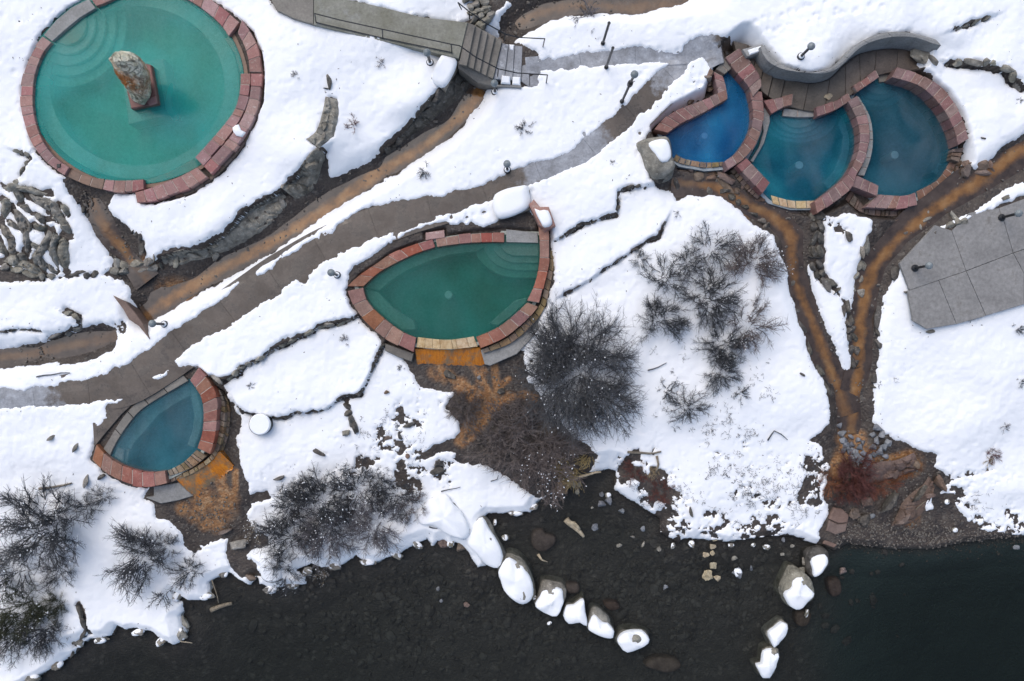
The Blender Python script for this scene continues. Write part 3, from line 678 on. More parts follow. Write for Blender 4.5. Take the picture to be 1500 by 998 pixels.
def water_mat(name, milky, fac, absorb, dens, haze_swirl=.25, haze_col=None):
    """a milky mineral surface over an absorbing body of water"""
    m, t, b = nodes(name); t.nodes.remove(b)
    out = t.nodes['Material Output']
    dif = t.nodes.new('ShaderNodeBsdfDiffuse')
    n1 = noise(t, .5, 3, .45, dist=.7)  # lighter swirls paint drifting steam haze into the milky water colour
    if haze_col:
        dif_c = mixc(t, ramp(t, n1, [(.38, 0.0), (.72, 1.0)]), milky, haze_col)
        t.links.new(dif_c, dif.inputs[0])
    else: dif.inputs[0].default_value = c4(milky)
    tr = t.nodes.new('ShaderNodeBsdfTransparent')
    mx = t.nodes.new('ShaderNodeMixShader')
    t.links.new(ramp(t, n1, [(.3, max(0, fac - haze_swirl / 2)), (.7, min(1, fac + haze_swirl / 2))]), mx.inputs[0])
    t.links.new(tr.outputs[0], mx.inputs[1]); t.links.new(dif.outputs[0], mx.inputs[2])
    gl = t.nodes.new('ShaderNodeBsdfGlossy'); gl.inputs['Roughness'].default_value = .16
    bp = bump(t, noise(t, 1.2, 3, .5), .04, .02); t.links.new(bp, gl.inputs['Normal'])
    fr = t.nodes.new('ShaderNodeFresnel'); fr.inputs[0].default_value = 1.33
    mx2 = t.nodes.new('ShaderNodeMixShader'); t.links.new(math_(t, 'MULTIPLY', fr.outputs[0], .6), mx2.inputs[0])
    t.links.new(mx.outputs[0], mx2.inputs[1]); t.links.new(gl.outputs[0], mx2.inputs[2])
    t.links.new(mx2.outputs[0], out.inputs['Surface'])
    ab = t.nodes.new('ShaderNodeVolumeAbsorption'); ab.inputs['Color'].default_value = c4(absorb); ab.inputs['Density'].default_value = dens
    t.links.new(ab.outputs[0], out.inputs['Volume'])
    return m
def grow(poly, d):
    n = len(poly); a = sum(poly[i][0] * poly[(i + 1) % n][1] - poly[(i + 1) % n][0] * poly[i][1] for i in range(n))
    s = 1 if a > 0 else -1; out = []
    for i in range(n):
        p = Vector(poly[i][:2]); e1 = (p - Vector(poly[i - 1][:2])); e2 = (Vector(poly[(i + 1) % n][:2]) - p)
        e1.normalize(); e2.normalize()
        nn = Vector((e1.y + e2.y, -e1.x - e2.x)) * s
        if nn.length < 1e-6: nn = Vector((e1.y, -e1.x)) * s
        nn.normalize(); c = max(.5, math.sqrt(max(0, (1 + e1.dot(e2)) / 2)))
        out.append((p.x + nn.x * d / c, p.y + nn.y * d / c))
    return out
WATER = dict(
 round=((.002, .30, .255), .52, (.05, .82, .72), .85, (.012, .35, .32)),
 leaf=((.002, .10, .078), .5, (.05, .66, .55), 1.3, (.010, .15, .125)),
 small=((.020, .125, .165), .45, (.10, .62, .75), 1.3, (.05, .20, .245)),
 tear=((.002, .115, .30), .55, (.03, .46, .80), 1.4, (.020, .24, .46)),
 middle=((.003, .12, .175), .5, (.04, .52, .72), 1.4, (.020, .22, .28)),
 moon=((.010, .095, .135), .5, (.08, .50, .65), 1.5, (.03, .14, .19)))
WLAB = dict(round='milky turquoise water of the large round pool', leaf='deep green water of the leaf shaped pool', small='teal water of the small leaf pool by the lower path',
 tear='bright blue water of the teardrop pool', middle='blue green water of the middle overlapping pool', moon='dark blue water of the rightmost round pool')
PLAB = dict(round='large round pool rimmed with red sandstone around a standing stone', leaf='leaf shaped green pool with red brick rim below the footpath', small='small leaf shaped pool with curved red rim and ochre masonry wall',
 tear='bright blue teardrop pool, leftmost of the three overlapping pools', middle='middle pool of the overlapping three with a pale spill lip', moon='rightmost dark blue pool with a tall curved red wall')
POOLS = {}
DEPTH = dict(round=1.15, leaf=1.2, small=1.1, tear=1.3, middle=1.25, moon=1.3)
def mean_px(pts): return sum(p[0] for p in pts) / len(pts), sum(p[1] for p in pts) / len(pts)
for k, poly in POOL.items():
    zw = PZ[k]; c = mean_px(poly); cw = W(c[0], c[1], zw)
    root = empty('pool', (cw[0], cw[1], zw), PLAB[k], 'pool', 'thermal bathing pools'); POOLS[k] = root
    wp = WP(poly, zw); outer = grow(wp, .21)
    # shell: floor and inner wall
    n = len(outer); mb = MB(); zf = zw - DEPTH[k]
    mb.add([(p[0], p[1], zf) for p in outer], [tuple(range(n))])
    mb.build('floor', M['basin'] if k in ('round', 'leaf', 'small') else M['basin_blue'], root)
    mb = MB(); out2 = grow(wp, .34)
    vs = [(p[0], p[1], z) for z in (zf, zw - .02) for p in outer] + [(p[0], p[1], z) for z in (zw - .02, zf) for p in out2]
    fs = []
    for a in range(3):
        for i in range(n): fs.append((a * n + i, a * n + (i + 1) % n, (a + 1) * n + (i + 1) % n, (a + 1) * n + i))
    mb.add(vs, fs); mb.build('basin_wall', M['wetstone'] if k == 'round' else M['basin'] if k in ('leaf', 'small') else M['basin_blue'], root)
    # water body, a closed box reaching just under the floor
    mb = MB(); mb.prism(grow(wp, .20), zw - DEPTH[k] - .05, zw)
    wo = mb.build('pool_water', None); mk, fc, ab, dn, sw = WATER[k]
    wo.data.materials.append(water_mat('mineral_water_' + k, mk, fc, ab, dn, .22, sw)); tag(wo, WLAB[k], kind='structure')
def ledge(k, pts, ztop, name='bench', mat_='basin', zoff=None):
    zw = PZ[k]; mb = MB(); mb.prism(WP(pts, zw + ztop)[:], zw - DEPTH[k] + .005, zw + ztop, .03)
    return mb.build(name, M[mat_], POOLS[k])
def ring_ledge(k, outer, inner, ztop, name='bench', mat_='basin'):
    """ledge between two matched outlines"""
    zw = PZ[k]; A = WP(outer, zw + ztop); B = WP(inner, zw + ztop); n = len(A); zf = zw - DEPTH[k] + .005; z = zw + ztop
    vs = [(p[0], p[1], z) for p in A] + [(p[0], p[1], z) for p in B] + [(p[0], p[1], zf) for p in B]
    fs = []
    cl = n if name != 'bench_part' else n - 1
    for i in range(n - (0 if len(outer) > 30 else 1)):
        j = (i + 1) % n; fs.append((i, j, n + j, n + i)); fs.append((n + i, n + j, 2 * n + j, 2 * n + i))
    mb = MB(); mb.add(vs, fs); return mb.build(name, M[mat_], POOLS[k])
# round pool: bench ring, curved entry steps, plinth base, brown corner seats
ring_ledge('round', ellipse(199, 124, 151, 138, n=72), ellipse(201, 126, 128, 117, n=72), -.42)
for i, r in enumerate((92, 76, 60, 44, 30)):
    c0 = (98, 36)
    arc = [(c0[0] + r * math.cos(R(a)) * .95, c0[1] + r * math.sin(R(a))) for a in range(-60, 121, 10)]
    z = (-.62, -.46, -.32, -.17, -.03)[i]
    ledge('round', [(60, 60), (70, -10)] [::-1] + arc[::-1] if False else [(c0[0] - 15, c0[1] + 12)] + arc, z, 'entry_step', 'seat_brown' if i > 3 else 'basin')
ledge('round', [(177, 92), (239, 86), (253, 168), (188, 182)], -.40, 'plinth_base', 'basin')
ledge('round', T(T1, [(985,170),(1040,140),(1092,300),(1092,312),(1050,318),(1030,240)]), -.06, 'corner_seat', 'seat_brown')
ledge('round', T(T1, [(850,695),(880,745),(760,790),(640,835),(632,790),(740,755)]), -.06, 'corner_seat', 'seat_brown')
# leaf pool
inn = [(556,426),(570,412),(590,398),(618,385),(648,375),(680,369),(708,367),(720,374),(728,390),(745,402),(770,406),(768,420),(757,440),(738,462),(716,475),(690,484),(660,489),(634,488),(613,480),(606,478),(590,470),(570,455),(557,442),(552,432)]
outl = POOL['leaf']
zw = PZ['leaf']
ledge('leaf', [(536,421),(555,404),(577,390),(608,375),(638,365),(680,358),(718,357),(700,368),(660,373),(630,382),(595,397),(572,412),(556,426)], -.42)
ledge('leaf', [(536,424),(554,428),(575,450),(607,470),(609,483),(590,484),(568,467),(548,449),(537,434)], -.42)
ledge('leaf', [(754,440),(772,436),(771,443),(748,464),(728,478),(716,474)], -.42)
for i, (r, z) in enumerate(((66, -.62), (52, -.46), (38, -.32), (25, -.18))):
    arc = [(757 + 34 * 0 + r * 1.0 * math.cos(R(a)) * .95, 356 + r * .78 * math.sin(R(a))) for a in range(90, 181, 10)]
    ledge('leaf', [(745, 355), (789, 355), (789, 356 + r * .78)] + arc, z, 'entry_step', 'step_stone' if i > 1 else 'basin')
# small pool
ledge('small', [(277,562),(240,582),(209,604),(190,627),(173,652),(165,668),(185,672),(196,650),(212,632),(232,608),(256,592),(280,579)], -.42)
ledge('small', [(278,561),(287,570),(297,607),(294,634),(285,657),(274,652),(282,630),(284,607),(279,579)], -.42)
ledge('small', [(168,672),(178,655),(190,660),(186,676),(192,687),(176,680)], -.22, 'entry_step', 'step_stone')
ledge('small', [(166,668),(172,655),(182,660),(180,677)], -.08, 'entry_step', 'step_stone')
# trio
ledge('tear', [(1064,103),(1077,103),(1090,123),(1082,130),(1070,126),(1066,140)], -.3, 'entry_step', 'basin_blue')
ledge('tear', [(998,183),(1027,168),(1050,160),(1046,172),(1020,184),(1003,196)], -.55, 'bench', 'basin_blue')
for i, (r, z) in enumerate(((58, -.62), (48, -.5), (38, -.36), (27, -.22))):
    arc = [(1170 + r * math.cos(R(a)), 168 + r * .72 * math.sin(R(a))) for a in range(0, 181, 10)]
    ledge('middle', arc, z, 'entry_step', 'step_stone' if i == 3 else 'basin_blue')
ledge('middle', [(1234,165),(1246,178),(1251,200),(1246,227),(1234,257),(1214,277),(1206,268),(1222,250),(1232,224),(1235,200),(1228,182)], -.42, 'bench', 'basin_blue')
for i, (r, z) in enumerate(((46, -.6), (34, -.45), (22, -.25))):
    arc = [(1288 + r * math.cos(R(a)), 122 + r * .72 * math.sin(R(a))) for a in range(-20, 181, 10)]
    ledge('moon', arc, z, 'entry_step', 'basin_blue')
ledge('moon', [(1330,128),(1360,148),(1384,180),(1394,214),(1391,236),(1376,259),(1366,252),(1380,232),(1381,212),(1370,184),(1350,160),(1325,140)], -.5, 'bench', 'basin_blue')
for k, p, r in (('leaf', (657, 432), 6), ('tear', (1032, 199), 5), ('middle', (1171, 242), 6), ('moon', (1311, 227), 6)):
    mb = MB(); zz = PZ[k] - .42; mb.prism(WP(ellipse(p[0], p[1], r, r, n=12), zz), PZ[k] - DEPTH[k] + .01, zz, .02)
    mb.build('bubbling_inlet', M['bubble'], POOLS[k])

# ------------------------------------------------------------ coping stones
def along(pts, t):
    L = [0]
    for p, q in zip(pts[:-1], pts[1:]): L.append(L[-1] + math.hypot(q[0] - p[0], q[1] - p[1]))
    d = t * L[-1]
    for i in range(len(pts) - 1):
        if d <= L[i + 1] or i == len(pts) - 2:
            f = (d - L[i]) / (L[i + 1] - L[i] + 1e-9); return (pts[i][0] + (pts[i + 1][0] - pts[i][0]) * f, pts[i][1] + (pts[i + 1][1] - pts[i][1]) * f)
def coping(k, inner, outer, n, ztop, thick=.5, mat_='pink', name='coping_stone', jit=.0, gap=.024, parent=None, irregular=0.12, zj=.010, bev=.012):
    """n stones laid between two matched lines (inner = water side), tops at pool level + ztop"""
    zw = PZ[k] if k else 0.0; zt = zw + ztop
    A = resample([(p[0], p[1], 0) for p in inner], 6); B = resample([(p[0], p[1], 0) for p in outer], 6)
    A = [(p.x, p.y) for p in A]; B = [(p.x, p.y) for p in B]
    if name in ('coping_stone', 'flagstone', 'lower_ledge_stone', 'spillway_stone', 'entrance_slab') and n > 1:
        mz = zt - zj - .006; q = 14; mi = [along(A, .004 + .992 * i / q) for i in range(q + 1)]; mo = [along(B, .004 + .992 * i / q) for i in range(q + 1)]
        pi_ = [(a_[0] + (b_[0] - a_[0]) * .06, a_[1] + (b_[1] - a_[1]) * .06) for a_, b_ in zip(mi, mo)]; po_ = [(a_[0] + (b_[0] - a_[0]) * .93, a_[1] + (b_[1] - a_[1]) * .93) for a_, b_ in zip(mi, mo)]
        mb = MB(); mb.prism([W(p[0], p[1], mz)[:2] for p in pi_] + [W(p[0], p[1], mz)[:2] for p in po_[::-1]], mz - thick * .8, mz); mb.build('mortar_bed', M['mortar'], parent or POOLS[k])
    ts = [0] + [(i + rnd.uniform(-irregular, irregular)) / n for i in range(1, n)] + [1]
    g = gap * PX * .5
    for i in range(n):
        t0, t1 = ts[i], ts[i + 1]; sub = 3
        sk = rnd.uniform(-jit, jit)
        a = [along(A, t0 + (t1 - t0) * u / sub) for u in range(sub + 1)]; b = [along(B, t0 + (t1 - t0) * u / sub) for u in range(sub + 1)]
        ex = rnd.uniform(-.9, .9); b = [(p[0] + (p[0] - q[0]) / (math.hypot(p[0] - q[0], p[1] - q[1]) + 1e-6) * ex, p[1] + (p[1] - q[1]) / (math.hypot(p[0] - q[0], p[1] - q[1]) + 1e-6) * ex) for p, q in zip(b, a)] if name in ('coping_stone', 'flagstone') else b
        def pull(L):
            d0 = math.hypot(L[1][0] - L[0][0], L[1][1] - L[0][1]) + 1e-9
            f = min(.4, g / d0)
            return [(L[0][0] + (L[1][0] - L[0][0]) * f, L[0][1] + (L[1][1] - L[0][1]) * f)] + L[1:-1] + [(L[-1][0] + (L[-2][0] - L[-1][0]) * f, L[-1][1] + (L[-2][1] - L[-1][1]) * f)]
        a, b = pull(a), pull(b)
        z = zt + rnd.uniform(-zj, zj)
        poly = [W(p[0], p[1], z)[:2] for p in a] + [W(p[0], p[1], z)[:2] for p in b[::-1]]
        mb = MB(); mb.prism(poly, z - thick, z, bev)
        mb.build(name, M[mat_], parent or POOLS[k])
E = lambda a0, a1, f, n=14: [(199 + 151 * f * math.cos(R(a0 + (a1 - a0) * i / n)), 124 + 138 * f * math.sin(R(a0 + (a1 - a0) * i / n))) for i in range(n + 1)]
# round pool, clockwise from the grey entrance
def EL(a0, a1, off, n=14):
    return [(199 + (151 + off) * math.cos(R(a0 + (a1 - a0) * i / n)), 124 + (138 + off) * math.sin(R(a0 + (a1 - a0) * i / n))) for i in range(n + 1)]
coping('round', T(T1, [(228,182),(300,118),(380,55),(420,35)]), T(T1, [(190,155),(240,95),(310,35),(390,-5)]), 1, .12, .4, 'concrete', 'entrance_slab')
coping('round', T(T1, [(420,28),(480,5),(560,-35),(640,-60),(740,-40),(830,2),(900,48),(965,105),(1005,160)]), T(T1, [(395,-8),(460,-40),(560,-85),(650,-115),(760,-95),(870,-50),(930,5),(985,45),(1050,100)]), 12, .14, .45, 'pink', irregular=.22)
coping('round', T(T1, [(1043,145),(1072,200),(1090,260),(1095,316)]), T(T1, [(1062,85),(1105,150),(1135,220),(1148,318)]), 4, .22, .5, 'pink', irregular=.2)
# broad flagged corner: two rows of irregular flags
coping('round', T(T1, [(1056,322),(1052,400),(1030,480),(985,545),(925,615),(855,692)]), T(T1, [(1098,322),(1095,405),(1068,495),(1025,570),(965,645),(890,728)]), 9, .18, .5, 'pink', 'flagstone', irregular=.25, zj=.02)
coping('round', T(T1, [(1101,322),(1098,408),(1072,498),(1028,575),(968,650),(893,731)]), T(T1, [(1148,322),(1140,430),(1112,520),(1066,605),(1005,680),(925,765)]), 8, .19, .55, 'pink', 'flagstone', irregular=.28, zj=.02)
coping('round', T(T1, [(865,735),(800,770),(740,795),(640,832),(592,846)]), T(T1, [(908,775),(835,825),(765,850),(680,880),(600,888)]), 7, .2, .5, 'pink', irregular=.15)
coping('round', T(T1, [(630,788),(560,792),(500,792),(462,788)]), T(T1, [(632,828),(570,842),(500,842),(450,832)]), 4, .16, .45, 'pink', irregular=.2)
coping('round', T(T1, [(460,786),(410,780),(360,765),(308,740)]), T(T1, [(448,832),(395,818),(335,795),(288,772)]), 3, .03, .4, 'wetstone', 'spillway_stone')
coping('round', T(T1, [(304,736),(240,690),(190,625),(158,545),(143,460),(146,370),(160,300),(190,230),(226,186)]), T(T1, [(284,770),(205,715),(140,630),(106,545),(90,460),(92,375),(110,300),(145,220),(188,160)]), 15, .14, .45, 'pink', irregular=.18)
coping('round', T(T1, [(1151,330),(1142,440),(1116,525),(1069,610),(1008,685),(928,770),(840,832),(766,858)]), T(T1, [(1158,330),(1151,445),(1125,532),(1078,620),(1016,697),(935,783),(845,846),(770,868)]), 16, -.02, .6, 'rock_brown', 'wall_stone', irregular=.2)
# leaf pool
coping('leaf', [(532,420),(553,401),(575,388),(606,373),(638,362)], [(509,420),(525,405),(556,384),(575,371),(606,359),(634,350)], 6, .10, .4, 'brick')
coping('leaf', [(640,362),(676,357),(710,355),(739,355)], [(638,350),(682,343),(721,341),(739,341)], 6, .1, .4, 'brick')
coping('leaf', [(741,355),(789,356)], [(741,336),(788,341)], 1, .05, .4, 'concrete', 'entrance_slab')
coping('leaf', [(789,330),(791,364),(789,392),(783,417),(772,441)], [(804,330),(805,364),(804,387),(798,412),(790,444)], 5, .26, .7, 'brick')
coping('leaf', [(773,443),(749,465),(727,481),(697,494)], [(788,449),(772,468),(740,495),(704,511)], 5, .16, .7, 'brick')
coping('leaf', [(532,421),(536,437),(547,452),(567,470),(589,486),(610,495)], [(509,426),(518,448),(536,472),(564,496),(585,507),(606,517)], 6, .14, .6, 'brick')
coping('leaf', [(612,494),(655,498),(694,493)], [(610,509),(655,512),(700,508)], 7, .035, .5, 'lip', 'spill_lip', irregular=.3, zj=.006, gap=.006)
coping('leaf', [(623,341),(651,337)], [(623,352),(652,348)], 1, .12, .2, 'pink', 'square_flag')
coping('leaf', [(806,366),(805,390),(799,414),(791,446),(774,468),(743,495),(706,512)], [(811,368),(811,392),(806,418),(799,448),(782,474),(748,503),(708,518)], 14, -.02, .75, 'masonry', 'wall_stone', irregular=.25)
# small pool
coping('small', [(278,557),(286,568),(295,584),(298,607),(296,634),(289,657)], [(290,539),(309,561),(318,587),(318,616),(315,642),(308,666)], 8, .30, .6, 'brick', irregular=.08)
coping('small', [(141,651),(158,669),(184,684),(216,692),(242,690)], [(135,673),(158,695),(187,709),(216,714),(245,708)], 7, .2, .6, 'brick', irregular=.08)
coping('small', [(288,659),(268,678),(245,690)], [(303,668),(280,686),(248,698)], 8, .05, .5, 'masonry', 'spill_lip', irregular=.3, zj=.02)
coping('small', [(309,560),(319,587),(319,616),(316,643),(309,667),(282,687),(249,700)], [(317,562),(328,588),(329,618),(324,646),(313,672),(284,693),(250,707)], 20, -.05, .7, 'masonry', 'wall_stone', irregular=.3, zj=.04)
coping('small', [(318,563),(329,588),(330,618),(325,647),(314,673)], [(322,568),(334,588),(336,618),(330,650),(317,678)], 15, -.3, .6, 'masonry', 'wall_stone', irregular=.3, zj=.05)
coping('small', [(276,558),(238,580),(206,601),(186,624),(168,652),(161,668)], [(268,549),(230,569),(198,592),(177,616),(158,647),(151,658)], 5, .08, .3, 'concrete_dark', 'edge_slab')
# teardrop pool
coping('tear', [(978,195),(998,181),(1027,167),(1066,145)], [(959,190),(984,165),(1030,146),(1064,132)], 9, .42, .9, 'mauve', irregular=.1)
coping('tear', [(1066,143),(1063,124),(1059,112)], [(1054,141),(1049,122),(1044,104)], 3, .42, .9, 'mauve')
coping('tear', [(1061,109),(1073,99)], [(1048,101),(1065,82)], 2, .36, .8, 'concrete_dark')
coping('tear', [(1063,84),(1076,103),(1096,126),(1103,142)], [(1082,71),(1094,84),(1112,110),(1115,128)], 5, .52, 1.0, 'mauve')
coping('tear', [(1098,134),(1103,160),(1100,190),(1082,220),(1061,237)], [(1116,134),(1119,165),(1113,198),(1095,228),(1066,248)], 9, .45, .9, 'mauve', irregular=.06)
coping('tear', [(1060,237),(1033,238),(1000,232),(990,226)], [(1061,243),(1033,246),(998,240),(986,234)], 8, .04, .6, 'masonry', 'spill_lip', irregular=.3, zj=.03)
coping('tear', [(1060,244),(1030,247),(998,241),(985,236)], [(1060,252),(1030,256),(998,250),(983,245)], 8, -.25, .5, 'rock', 'wall_stone', irregular=.3, zj=.05)
# middle pool
coping('middle', [(1115,168),(1119,195),(1112,215),(1099,236)], [(1125,145),(1128,180),(1118,213),(1103,238)], 1, .12, .6, 'concrete', 'curved_ledge')
coping('middle', [(1093,231),(1128,268)], [(1079,242),(1117,284)], 4, .5, 1.0, 'mauve')
coping('middle', [(1130,167),(1148,157),(1160,154)], [(1118,148),(1142,143),(1162,138)], 3, .35, .7, 'mauve')
coping('middle', [(1146,170),(1170,172),(1195,171)], [(1148,159),(1172,161),(1195,160)], 2, .1, .5, 'concrete', 'entrance_slab')
coping('middle', [(1197,171),(1222,162),(1247,147)], [(1195,157),(1218,150),(1243,137)], 4, .4, .8, 'mauve')
coping('middle', [(1242,148),(1255,174),(1260,200),(1256,227),(1241,256),(1218,277),(1193,296)], [(1256,140),(1269,168),(1274,197),(1268,230),(1254,257),(1246,278),(1197,313)], 14, .48, .95, 'mauve', irregular=.06)
coping('middle', [(1129,286),(1160,294),(1193,294)], [(1132,298),(1160,305),(1193,305)], 5, .035, .5, 'lip', 'spill_lip', irregular=.2, zj=.006)
# right pool
coping('moon', [(1258,142),(1274,170),(1279,200),(1276,230),(1266,258)], [(1254,140),(1269,168),(1274,197),(1268,230),(1256,257)], 9, .22, .7, 'concrete', 'lower_ledge_stone', irregular=.15)
coping('moon', [(1256,135),(1288,113)], [(1250,127),(1283,103)], 3, .42, .8, 'mauve')
coping('moon', [(1288,121),(1306,118)], [(1285,110),(1304,106)], 1, .06, .5, 'concrete_dark', 'entrance_slab')
coping('moon', [(1306,113),(1347,126),(1377,153),(1396,185),(1404,213)], [(1314,98),(1350,110),(1384,133),(1407,167),(1420,203)], 11, .62, 1.2, 'mauve', irregular=.08)
coping('moon', [(1255,257),(1287,272)], [(1247,273),(1285,288)], 3, .45, .9, 'mauve')
coping('moon', [(1287,285),(1323,287),(1341,282)], [(1268,303),(1310,306),(1344,301)], 5, .3, .9, 'mauve')
coping('moon', [(1342,281),(1374,263),(1392,236)], [(1346,296),(1381,274),(1401,240)], 6, .03, .5, 'wetstone', 'spillway_stone')
coping('moon', [(1393,234),(1396,218)], [(1405,238),(1412,216)], 3, .3, .7, 'rock_brown', 'wall_stone')
coping('moon', [(1247,278),(1270,304),(1312,308),(1344,303)], [(1238,292),(1266,313),(1312,317),(1346,312)], 14, -.05, .7, 'rock_brown', 'wall_stone', irregular=.3, zj=.05)
coping('middle', [(1116,285),(1100,268),(1078,244)], [(1110,292),(1092,276),(1070,250)], 8, .1, .8, 'rock_brown', 'wall_stone', irregular=.3, zj=.05)

# ------------------------------------------------------------ steam drifting over the warm water
def steam_mat(dens, seed):
    m, t, b = nodes('drifting_steam'); t.nodes.remove(b); out = t.nodes['Material Output']
    v = t.nodes.new('ShaderNodeVolumePrincipled'); v.inputs['Color'].default_value = (.95, .97, 1, 1); v.inputs['Anisotropy'].default_value = .2
    mp = t.nodes.new('ShaderNodeMapping'); mp.inputs['Location'].default_value = (seed, seed * 2, 0); mp.inputs['Rotation'].default_value = (0, 0, .6); mp.inputs['Scale'].default_value = (1, .45, 1)
    t.links.new(pos(t), mp.inputs[0])
    f = ramp(t, noise(t, .9, 4, .55, mp.outputs[0], .8), [(.42, 0.0), (.72, 1.0)])
    t.links.new(math_(t, 'MULTIPLY', f, dens), v.inputs['Density']); t.links.new(v.outputs[0], out.inputs['Volume'])
    return m
for i, (k, dens) in enumerate((('round', .13), ('small', .26), ('tear', .28), ('middle', .32), ('moon', .38), ('leaf', .09))):
    P = WP(POOL[k], PZ[k]); c = sum((Vector(p[:2]) for p in P), Vector((0, 0))) / len(P); vs = []; fs = []; n = len(P)
    for f, z in ((.96, .05), (.98, .2), (.8, .42), (.4, .55)):
        for p in P: vs.append((c.x + (p[0] - c.x) * f, c.y + (p[1] - c.y) * f, PZ[k] + z))
    for a in range(3):
        for j in range(n): fs.append((a * n + j, a * n + (j + 1) % n, (a + 1) * n + (j + 1) % n, (a + 1) * n + j))
    fs.append(tuple(range(n - 1, -1, -1))); fs.append(tuple(range(3 * n, 4 * n)))
    if sum(P[j][0] * P[(j + 1) % n][1] - P[(j + 1) % n][0] * P[j][1] for j in range(n)) < 0: fs = [f[::-1] for f in fs]
    mb = MB(); mb.add(vs, fs); o = mb.build('steam', steam_mat(dens, i * 7.3)); tag(o, kind='stuff')
# ------------------------------------------------------------ paving: footpaths, plaza, walkway
def ribbon_slabs(name, line, width_px, slab_len, mats, label, lift=.035, z_fn=gz):
    cl = resample([W(p[0], p[1]) for p in line], .25); ws = width_px
    root = bpy.data.objects.new(name, None); link(root); root.location = (0, 0, 0); tag(root, label, kind='structure')
    L = [0]
    for p, q in zip(cl[:-1], cl[1:]): L.append(L[-1] + math.hypot(q.x - p.x, q.y - p.y))
    i0 = 0; idx = 0
    while i0 < len(cl) - 1:
        i1 = i0
        while i1 < len(cl) - 1 and L[i1] - L[i0] < slab_len: i1 += 1
        row = []
        for i in range(i0, i1 + 1):
            p = cl[i]; d = cl[min(i + 1, len(cl) - 1)] - cl[max(i - 1, 0)]; d.z = 0; d.normalize()
            off = .004 if i == i0 else (-.004 if i == i1 else 0)
            tt = L[i] / L[-1] * (len(ws) - 1); a = int(min(tt, len(ws) - 2)); wd = (ws[a] + (ws[a + 1] - ws[a]) * (tt - a)) / PX / 2
            c = Vector((p.x + d.x * off, p.y + d.y * off)); row.append((c, Vector((-d.y, d.x)), wd))
        vs, fs, sl = [], [], []; K = 6
        for c, nn, wd in row:
            for k in range(K + 1):
                q = c + nn * wd * (k / K * 2 - 1)
                zz = z_fn(c.x, c.y)
                sl.append(mats(L[min(len(L) - 1, i0 + int(len(vs) / (K + 1)))] / L[-1]))
                vs.append((q.x, q.y, max(z_fn(q.x, q.y), zz - .02) + lift))
        nr = len(row); top = len(vs)
        for i in range(nr - 1):
            for k in range(K):
                a = i * (K + 1) + k; fs.append((a + 1, a, a + K + 1, a + K + 2))
        border = [k for k in range(K + 1)] + [i * (K + 1) + K for i in range(1, nr)] + [(nr - 1) * (K + 1) + k for k in range(K - 1, -1, -1)] + [i * (K + 1) for i in range(nr - 2, 0, -1)]
        for b_ in border: sl.append(sl[b_]); vs.append((vs[b_][0], vs[b_][1], vs[b_][2] - .1))
        nb = len(border)
        for i in range(nb): fs.append((border[i], border[(i + 1) % nb], top + (i + 1) % nb, top + i))
        mb = MB(); mb.add(vs, fs); o = mb.build('paving_slab', M['path'], root); at = o.data.attributes.new('slush', 'FLOAT', 'POINT'); at.data.foreach_set('value', sl); i0 = i1; idx += 1
    return root
ribbon_slabs('footpath', [(-30,588),(60,578),(140,570),(185,562),(235,532),(285,496),(335,458),(385,422),(430,392),(480,362),(530,340),(600,316),(660,300),(730,278),(790,256),(850,232),(890,200),(935,160),(975,122),(1010,90),(1045,72),(1090,60)], [40,46,64,66,66,66,60,56,50,52,56,60,56,40], 1.9,
 lambda t: max(1 - max(0, t - .05) * 12, 1 - abs(t - .755) * 10, 1 - abs(t - .93) * 14, 0), 'wet brown concrete footpath winding between the pools')
ribbon_slabs('footpath', [(770,97),(850,90),(920,83),(1005,82)], [24,26,28,24], 1.8, lambda t: 1.0, 'slushy grey side path from the stairs to the three pools', .03)
# apron between the main path and the small pool
def poly_slab(name, pts, z, th, mat_, parent=None, bev=.015, kind=None, label=None, cat=None):
    mb = MB(); P = WP(pts, z) if z is not None else [on(p[0], p[1], gz) for p in pts]
    if z is None:
        mb.prism([p[:2] for p in P], [p[2] - th for p in P], [p[2] + .04 for p in P], bev)
    else: mb.prism([p[:2] for p in P], z - th, z, bev)
    o = mb.build(name, M[mat_], parent)
    if kind or label or cat: tag(o, label, cat, None, kind)
    return o
apron = bpy.data.objects.new('pavement', None); link(apron); tag(apron, 'wet brown paving between the lower path and the small pool', kind='structure')
poly_slab('paving_slab', [(180,556),(213,575),(178,607),(150,640),(138,655),(134,600),(150,585)], -.03, .15, 'path', apron)
poly_slab('paving_slab', [(182,554),(230,524),(270,524),(296,536),(262,546),(214,573)], -.03, .15, 'path', apron)
plaza = bpy.data.objects.new('plaza', None); link(plaza); tag(plaza, 'bare grey concrete plaza at the right edge', kind='structure')
zp = .27
J = lambda *p: list(p)
for pts in (J((1318,386),(1333,425),(1415,397),(1394,338),(1370,330)), J((1394.5,338),(1415.5,396.7),(1484,370.6),(1471,326),(1463,305),(1420,312)), J((1463.5,305),(1471.6,326),(1484.6,370.3),(1560,345),(1560,270)),
            J((1330,426.5),(1338,470),(1358,482),(1401,475),(1375,411.2)), J((1375.6,411),(1401.6,475),(1444,463),(1415.2,397.6)), J((1415.8,397.4),(1444.6,462.5),(1500,446),(1500,401),(1484.4,371.2)), J((1485,371),(1500.6,401),(1500.6,446),(1560,430),(1560,346))):
    poly_slab('concrete_slab', pts, zp, .12, 'plaza', plaza, .008)
walk = bpy.data.objects.new('walkway', None); link(walk); tag(walk, 'dark wet curved walkway behind the three pools', kind='structure')
WO = [(1074,60),(1098,66),(1113,86),(1130,106),(1158,119),(1190,124),(1216,117),(1236,97),(1259,80),(1294,72),(1327,73),(1352,82)]
